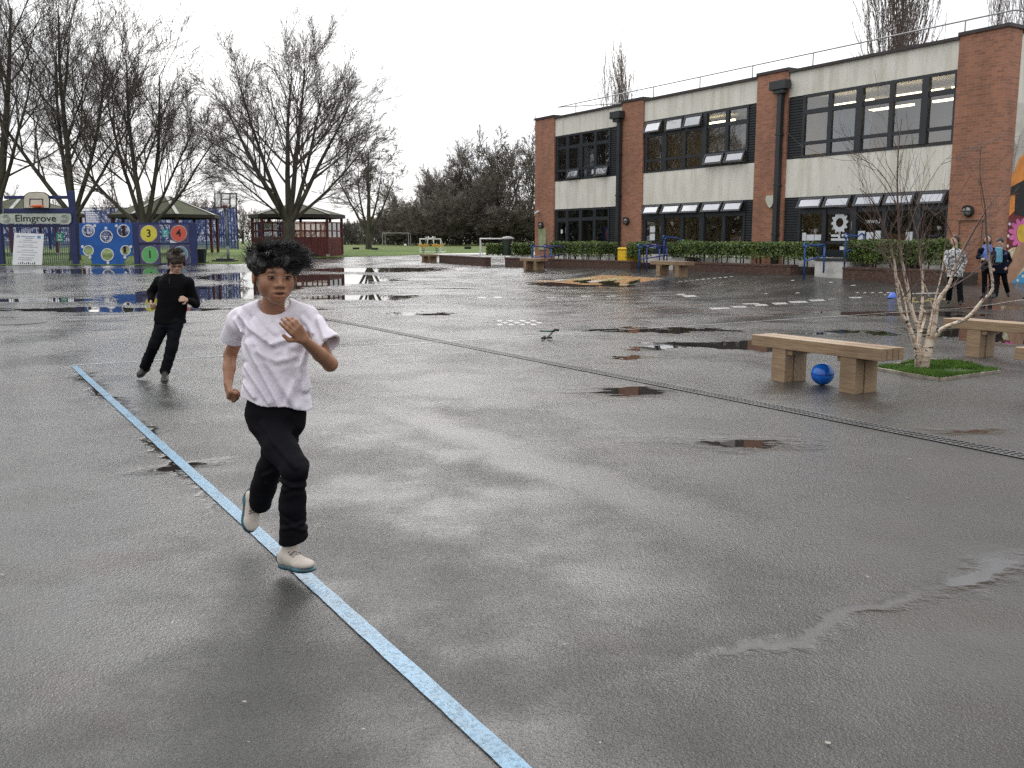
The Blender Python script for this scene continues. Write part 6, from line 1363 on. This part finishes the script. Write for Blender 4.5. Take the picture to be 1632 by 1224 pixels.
strands('fringe', Hd, o, hr, HAIR_K, [((-.032,.056,.070), (.036,.022,.020), (-70,70), (-10,60))], 600, 7, .046, .3, (-.15,.25,-1.1), .0011, .2)
strands('fringe', Hd, o, hr, HAIR_K, [((.03,.050,.088), (.040,.020,.010), (-70,70), (0,60))], 330, 8, .026, .3, (.3,.4,-.5), .0010, .25)
# ------------------------------------------------------------------ general clothed figure for the others
def figure(lab, s, Y, K, group=None):
    """K: joints in picture coordinates with depth offsets; s: voxel size"""
    P = {k: PX(v[0], v[1], Y+(v[2] if len(v) > 2 else 0)) for k, v in K['j'].items()}; sc = K['sc']
    foot = min(P['anL'][2], P['anR'][2]); o = Vector((P['pel'][0], Y, gz(P['pel'][0], Y))); e = thing('person', lab, 'person', o, 0, group)
    H = Head(P['head'], *[R(a) for a in K.get('rot', (0,0,0))], sc); al = np.array(list(P.values())); lo, hi = al.min(0)-.22, al.max(0)+.22; F = Field(lo, hi, s)
    H.sculpt(F, K.get('mouth', .001), K.get('ears', True)); ch, pe = P['chest'], P['pel']; lt = K.get('lat', (1,0,0)); lt = np.array(lt)/np.linalg.norm(lt)
    F.cone(H.p(0,-.015,-.06), ch+[0,.01,.10*sc], .044*sc, .052*sc, .02)
    slices = [ch+[0,0,.13*sc], ch+[0,0,.07*sc], ch, (ch+pe)/2, pe, pe-[0,0,.07*sc]]
    F.loft(slices, [q*sc*K.get('wd',1) for q in (.085,.125,.130,.110,.125,.115)], [q*sc for q in (.05,.075,.085,.08,.09,.09)], lt, .03)
    mn = s*.9
    for S_ in 'LR':
        F.cone(P['sh'+S_], P['el'+S_], .038*sc, .029*sc, .02); F.cone(P['el'+S_], P['wr'+S_], .028*sc, .019*sc, .01); d = (P['wr'+S_]-P['el'+S_]); d /= np.linalg.norm(d)
        hn = K.get('hn'+S_, (0,-1,0)); hand(F, P['wr'+S_], P['wr'+S_]+d*.065*sc, hn, sc*.95, K.get('curl', (55,60,65,70)), 1 if S_ == 'R' else -1, 0, mn)
        F.cone(P['hip'+S_], P['kn'+S_], .055*sc, .040*sc, .03); F.cone(P['kn'+S_], P['an'+S_], .038*sc, .028*sc, .01)
    F.build('body', SKIN, e, o, H.tint(K['skin']))
    if s < .0085: H.eyes(e, o)
    # top
    F = Field(lo, hi, s); tw = K.get('topw', (.085,.140,.145,.135,.15,.15)); hem = K.get('hem', .10)
    sl2 = [ch+[0,0,.135*sc], ch+[0,0,.07*sc], ch, (ch+pe)/2, pe, pe-[0,0,hem*sc]]
    F.loft(sl2, [q*sc for q in tw], [q*sc for q in (.06,.09,.105,.105,.115,.118)], lt, .03)
    for S_ in 'LR':
        F.cone(ch+[0,0,.085*sc], P['sh'+S_], .045*sc, .050*sc, .04); F.cone(P['sh'+S_], P['el'+S_], .052*sc, .043*sc, .025); F.cone(P['el'+S_], P['wr'+S_]*.92+P['el'+S_]*.08, .043*sc, .031*sc, .012)
    if K.get('collar', True): F.cone(ch+[0,.01,.12*sc], ch+[0,.0,.165*sc], .060*sc, .056*sc, .02); F.cone(ch+[0,-.01,.175*sc], ch+[0,-.02,.26*sc], .048*sc, .07*sc, .01, 'sub')
    F.rough(.005*sc, 26, K.get('seed',1), (1,.7,.8)); F.rough(.002, 60, 6); F.build(K.get('topname','jumper'), K['top'], e, o)
    F = Field(lo, hi, s); F.loft([pe+[0,0,.05*sc], pe, pe-[0,0,.08*sc]], [q*sc for q in (.125,.132,.125)], [q*sc for q in (.09,.10,.10)], lt, .03)
    for S_ in 'LR':
        tl = K.get('legr', (.074,.058,.052)); F.cone(P['hip'+S_], P['kn'+S_], tl[0]*sc, tl[1]*sc, .03); F.cone(P['kn'+S_], P['an'+S_], tl[1]*sc, tl[2]*sc, .015)
    F.rough(.005*sc, 26, 2, (.8,.8,1.5)); F.build('trousers', K['tr'], e, o)
    for S_ in 'LR':
        a = P['an'+S_]; f = P['ft'+S_]; up = K.get('up'+S_, (0,0,1)); fd = Vector(f)-Vector(a); u = Vector(up); u = (u-fd*(u.dot(fd)/fd.length_squared)).normalized(); hl = Vector(a)-fd.normalized()*.045*sc-u*.055*sc; te = Vector(f)-u*.055*sc
        shoe(e, o, hl, te, Vector(a), up, K['shoe'], K.get('solem', K['shoe']), .036*sc, h=min(s,.008))
    Hc = Field(H.p(0,0,0)-.2, H.p(0,0,0)+.2, min(s, .007)); H.e(Hc, (0,-.024,.045), (.083,.095,.080), 0); H.e(Hc, (0,.10,-.040), (.062,.075,.082), .01, 'sub'); H.e(Hc, (0,.02,-.10), (.12,.12,.075), .012, 'sub')
    for c, r in K.get('hairadd', []): H.e(Hc, c, r, .015)
    Hc.rough(.005, 60, 4); hr = Hc.build('hair', K['hair'], e, o)
    if K.get('strands'): strands('hair_strands', H, o, hr, K['hair'], [((0,-.018,.050), (.080,.090,.078), (-180,180), (5,90))], K['strands'], 5, .035, .35, (.1,.2,.1), .0014, .7)
    return e, H, o, P
BLKJ = cloth('black_fleece', (.006,.006,.007), .95, 200, .3); DKTR = cloth('charcoal_trouser', (.008,.0085,.012), .9, 200, .1); BSH = M_('dark_olive_shoe', (.035,.036,.032), .45, .2, 8)
BRH = M_('brown_hair', (.045,.028,.018), .5, .4, 30)
e, H, o, P = figure('boy in black jumper and dark glasses running in behind the nearer runner', .0075, 9.45, dict(sc=1.0, skin=(.50,.31,.23), rot=(22,-22,0), mouth=.001, lat=(.96,.28,0),
    j=dict(head=(281,419), chest=(277,458,0), pel=(271,507,.03), shL=(300,450,-.02), elL=(312,484,.06), wrL=(297,478,-.16), shR=(254,449,.03), elR=(241,466,.10), wrR=(241,480,.0), hipL=(280,514,0), hipR=(261,513,0), knL=(274,553,-.04), knR=(246,549,-.02), anL=(263,592,.0), anR=(231,584,.24), ftL=(262,604,-.15), ftR=(217,596,.16)),
    topw=(.085,.145,.152,.145,.152,.15), hem=.05, top=BLKJ, tr=DKTR, shoe=BSH, hair=BRH, strands=1800, seed=3, hnR=(-1,-.2,0), hnL=(.2,-1,.3), upR=(.1,-.35,.95), upL=(0,.2,1),
    hairadd=[((0,.060,.040),(.066,.030,.034)),((-.025,-.0,.07),(.062,.075,.045)),((.03,0,.07),(.062,.075,.045)),((.075,.01,.01),(.012,.03,.04)),((-.075,.01,.01),(.012,.03,.04))]))
m = MB()
for x in (-1,1):
    pts = [Vector(H.p(x*.030+.018*math.cos(R(a)), .098, .002+.012*math.sin(R(a))))-o for a in range(0,361,30)]; m.tube(pts, .0030, 5, cap=False)
m.tube([Vector(H.p(-.01,.099,.006))-o, Vector(H.p(.01,.099,.006))-o], .003, 5)
for x in (-1,1): m.tube([Vector(H.p(x*.052,.096,.008))-o, Vector(H.p(x*.079,0,.006))-o], .003, 5)
m.build('glasses', M_('dark_glasses', (.01,.01,.012), .15), e)
# zip collar on his jumper
m = MB(); c = P['chest']; m.tube([Vector(c)+Vector((0,-.112,.10))-o, Vector(c)+Vector((0,-.118,.04))-o], .004, 5); m.build('zip', M_('dark_zip', (.03,.03,.03), .3, metal=.5), e)
# walking pupils by the brick corner
cam_, nt, b = newmat('patterned_coat'); v = objvec(nt); vo = nd(nt, 'ShaderNodeTexVoronoi'); vo.inputs['Scale'].default_value = 26; nt.links.new(v, vo.inputs['Vector']); nz = tnoise(nt, v, 22, 3, .7)
c = mixc(nt, (.62,.62,.62), (.05,.05,.055), mrange(nt, nz, .48, .53)); c = mixc(nt, c, (.25,.26,.27), mrange(nt, tnoise(nt, v, 34, 2, .6, (1,1,1)), .58, .62)); nt.links.new(c, b.inputs['Base Color']); b.inputs['Roughness'].default_value = .7; PATC = cam_
NAVY = cloth('navy_blazer', (.006,.008,.02), .85, 120, .2); LBL = cloth('light_blue_shirt', (.16,.26,.62), .8, 120, .1); SBL = cloth('sky_blue_shirt', (.16,.42,.58), .8, 120, .1); SKP = (.55,.36,.28); BK = M_('black_shoe', (.012,.012,.013), .4); DBH = M_('dark_brown_hair', (.028,.018,.014), .5, .4, 30); AUB = M_('auburn_hair', (.085,.032,.016), .5, .3, 30)
def walker(lab, cx, yh, yf, Y, K):
    """cx: axis, yh: head centre, yf: ankle line (picture coordinates)"""
    h = yf-yh; q = lambda x, f, dz=0: (cx+x*h, yh+f*h, dz)
    j = dict(head=q(0,0), chest=q(.0,.235), pel=q(.0,.50), shL=q(.125,.195), shR=q(-.125,.195), elL=q(.16,.34,.03), elR=q(-.16,.34,.03), wrL=q(.12,.46,-.10), wrR=q(-.13,.46,-.10), hipL=q(.055,.52), hipR=q(-.055,.52), knL=q(.075,.74,-.05), knR=q(-.055,.74,.0), anL=q(.085,.965), anR=q(-.06,.955), ftL=q(.10,1.0,-.14), ftR=q(-.10,.99,-.14)); j.update({k: q(*v_) for k, v_ in K.pop('mod', {}).items()}); K['j'] = j; K.setdefault('group', None)
    g = K.pop('group'); return figure(lab, .011, Y, K, g)
WG = None
Y1 = 20.6
walker('girl with auburn hair in a black and white patterned coat', 1522, 383, 483.5, Y1, dict(sc=.98, skin=SKP, rot=(-72,0,0), ears=False, top=PATC, topname='coat', tr=TRN, shoe=BK, hair=AUB, hem=.11, topw=(.085,.150,.165,.165,.18,.185), seed=7, lat=(1,.3,0), legr=(.076,.062,.062),
    mod=dict(elL=(.16,.34,.05), wrL=(.13,.45,-.02), elR=(-.15,.34,-.08), wrR=(-.12,.45,-.12), anL=(.09,.96,-.1), ftL=(.09,.99,-.25), anR=(-.10,.93,.2), ftR=(-.11,.97,.1), knR=(-.08,.74,.08)), hairadd=[((.0,-.10,.02),(.03,.05,.03)),((0,-.04,.03),(.088,.09,.085))]))
walker('long-haired girl in a light blue shirt under an open dark cardigan', 1574, 381, 472, 21.6, dict(sc=.93, skin=SKP, rot=(-30,0,0), ears=False, top=NAVY, topname='cardigan', tr=TRN, shoe=BK, hair=DBH, hem=.06, seed=8, mod=dict(wrR=(-.10,.34,-.16), elR=(-.17,.32,0), wrL=(.04,.36,-.18), elL=(.14,.32,0), ftR=(-.12,.99,-.1), anL=(.06,.95,.1), ftL=(.04,.99,0)), hairadd=[((-.07,-.02,-.06),(.028,.05,.09)),((.07,-.02,-.06),(.028,.05,.09)),((0,-.07,-.05),(.07,.03,.09))]))
e2 = [x for x in COL.objects if x.get('label','').startswith('long-haired')][0]
def front_patch(e, cx, y0, y1, hw, Y, mat, name):
    a = W(cx-hw, y0, Y); b_ = W(cx+hw, y1, Y); mid = (a+b_)/2; F = Field(np.array([a.x-.05, Y-.25, b_.z-.05]), np.array([b_.x+.05, Y+.05, a.z+.05]), .011); C = [np.array([mid.x, Y, a.z]), np.array([mid.x, Y, mid.z]), np.array([mid.x, Y, b_.z])]
    w_ = (b_.x-a.x)/2; F.loft(C, [w_*.7, w_, w_], [.095,.122,.126], (1,0,0), 0); F.rough(.004, 30, 3); return F.build(name, mat, e, e.location)
front_patch(e2, 1573, 390, 414, 7.2, 21.6, LBL, 'shirt')
walker('pupil with bowed head in a dark blazer over a sky blue shirt', 1594, 387, 473, 21.0, dict(sc=.92, skin=SKP, rot=(-48,-25,0), ears=False, top=NAVY, topname='blazer', tr=TRN, shoe=BK, hair=DBH, hem=.09, topw=(.085,.15,.165,.17,.18,.185), seed=9, mod=dict(elR=(-.17,.33,0), wrR=(-.13,.46,-.06), elL=(.19,.33,.03), wrL=(.12,.45,-.08), anL=(.14,.90,.25), ftL=(.17,.97,.12), knL=(.09,.72,.0), anR=(-.08,.96,-.1), ftR=(-.16,.99,-.2)), hairadd=[((.0,-.05,.09),(.03,.03,.03))]))
e3 = [x for x in COL.objects if x.get('label','').startswith('pupil with bowed')][0]
front_patch(e3, 1591, 394, 418, 4.2, 20.98, SBL, 'shirt')
m = MB(); p = W(1603, 404, 20.82)-e3.location; m.box(p.x-.03, p.y-.006, p.z-.035, p.x+.03, p.y+.02, p.z+.035); m.build('blazer_badge', M_('badge_blue', (.05,.08,.22), .6), e3, bevel=.008)
walker('pupil mostly beyond the right edge, only a black shoe in view', 1652, 386, 474, 20.4, dict(sc=.92, skin=SKP, ears=False, top=NAVY, topname='blazer', tr=TRN, shoe=BK, hair=DBH, mod=dict(anR=(-.16,.96,.1), ftR=(-.24,.99,.0), knR=(-.08,.74,0))))
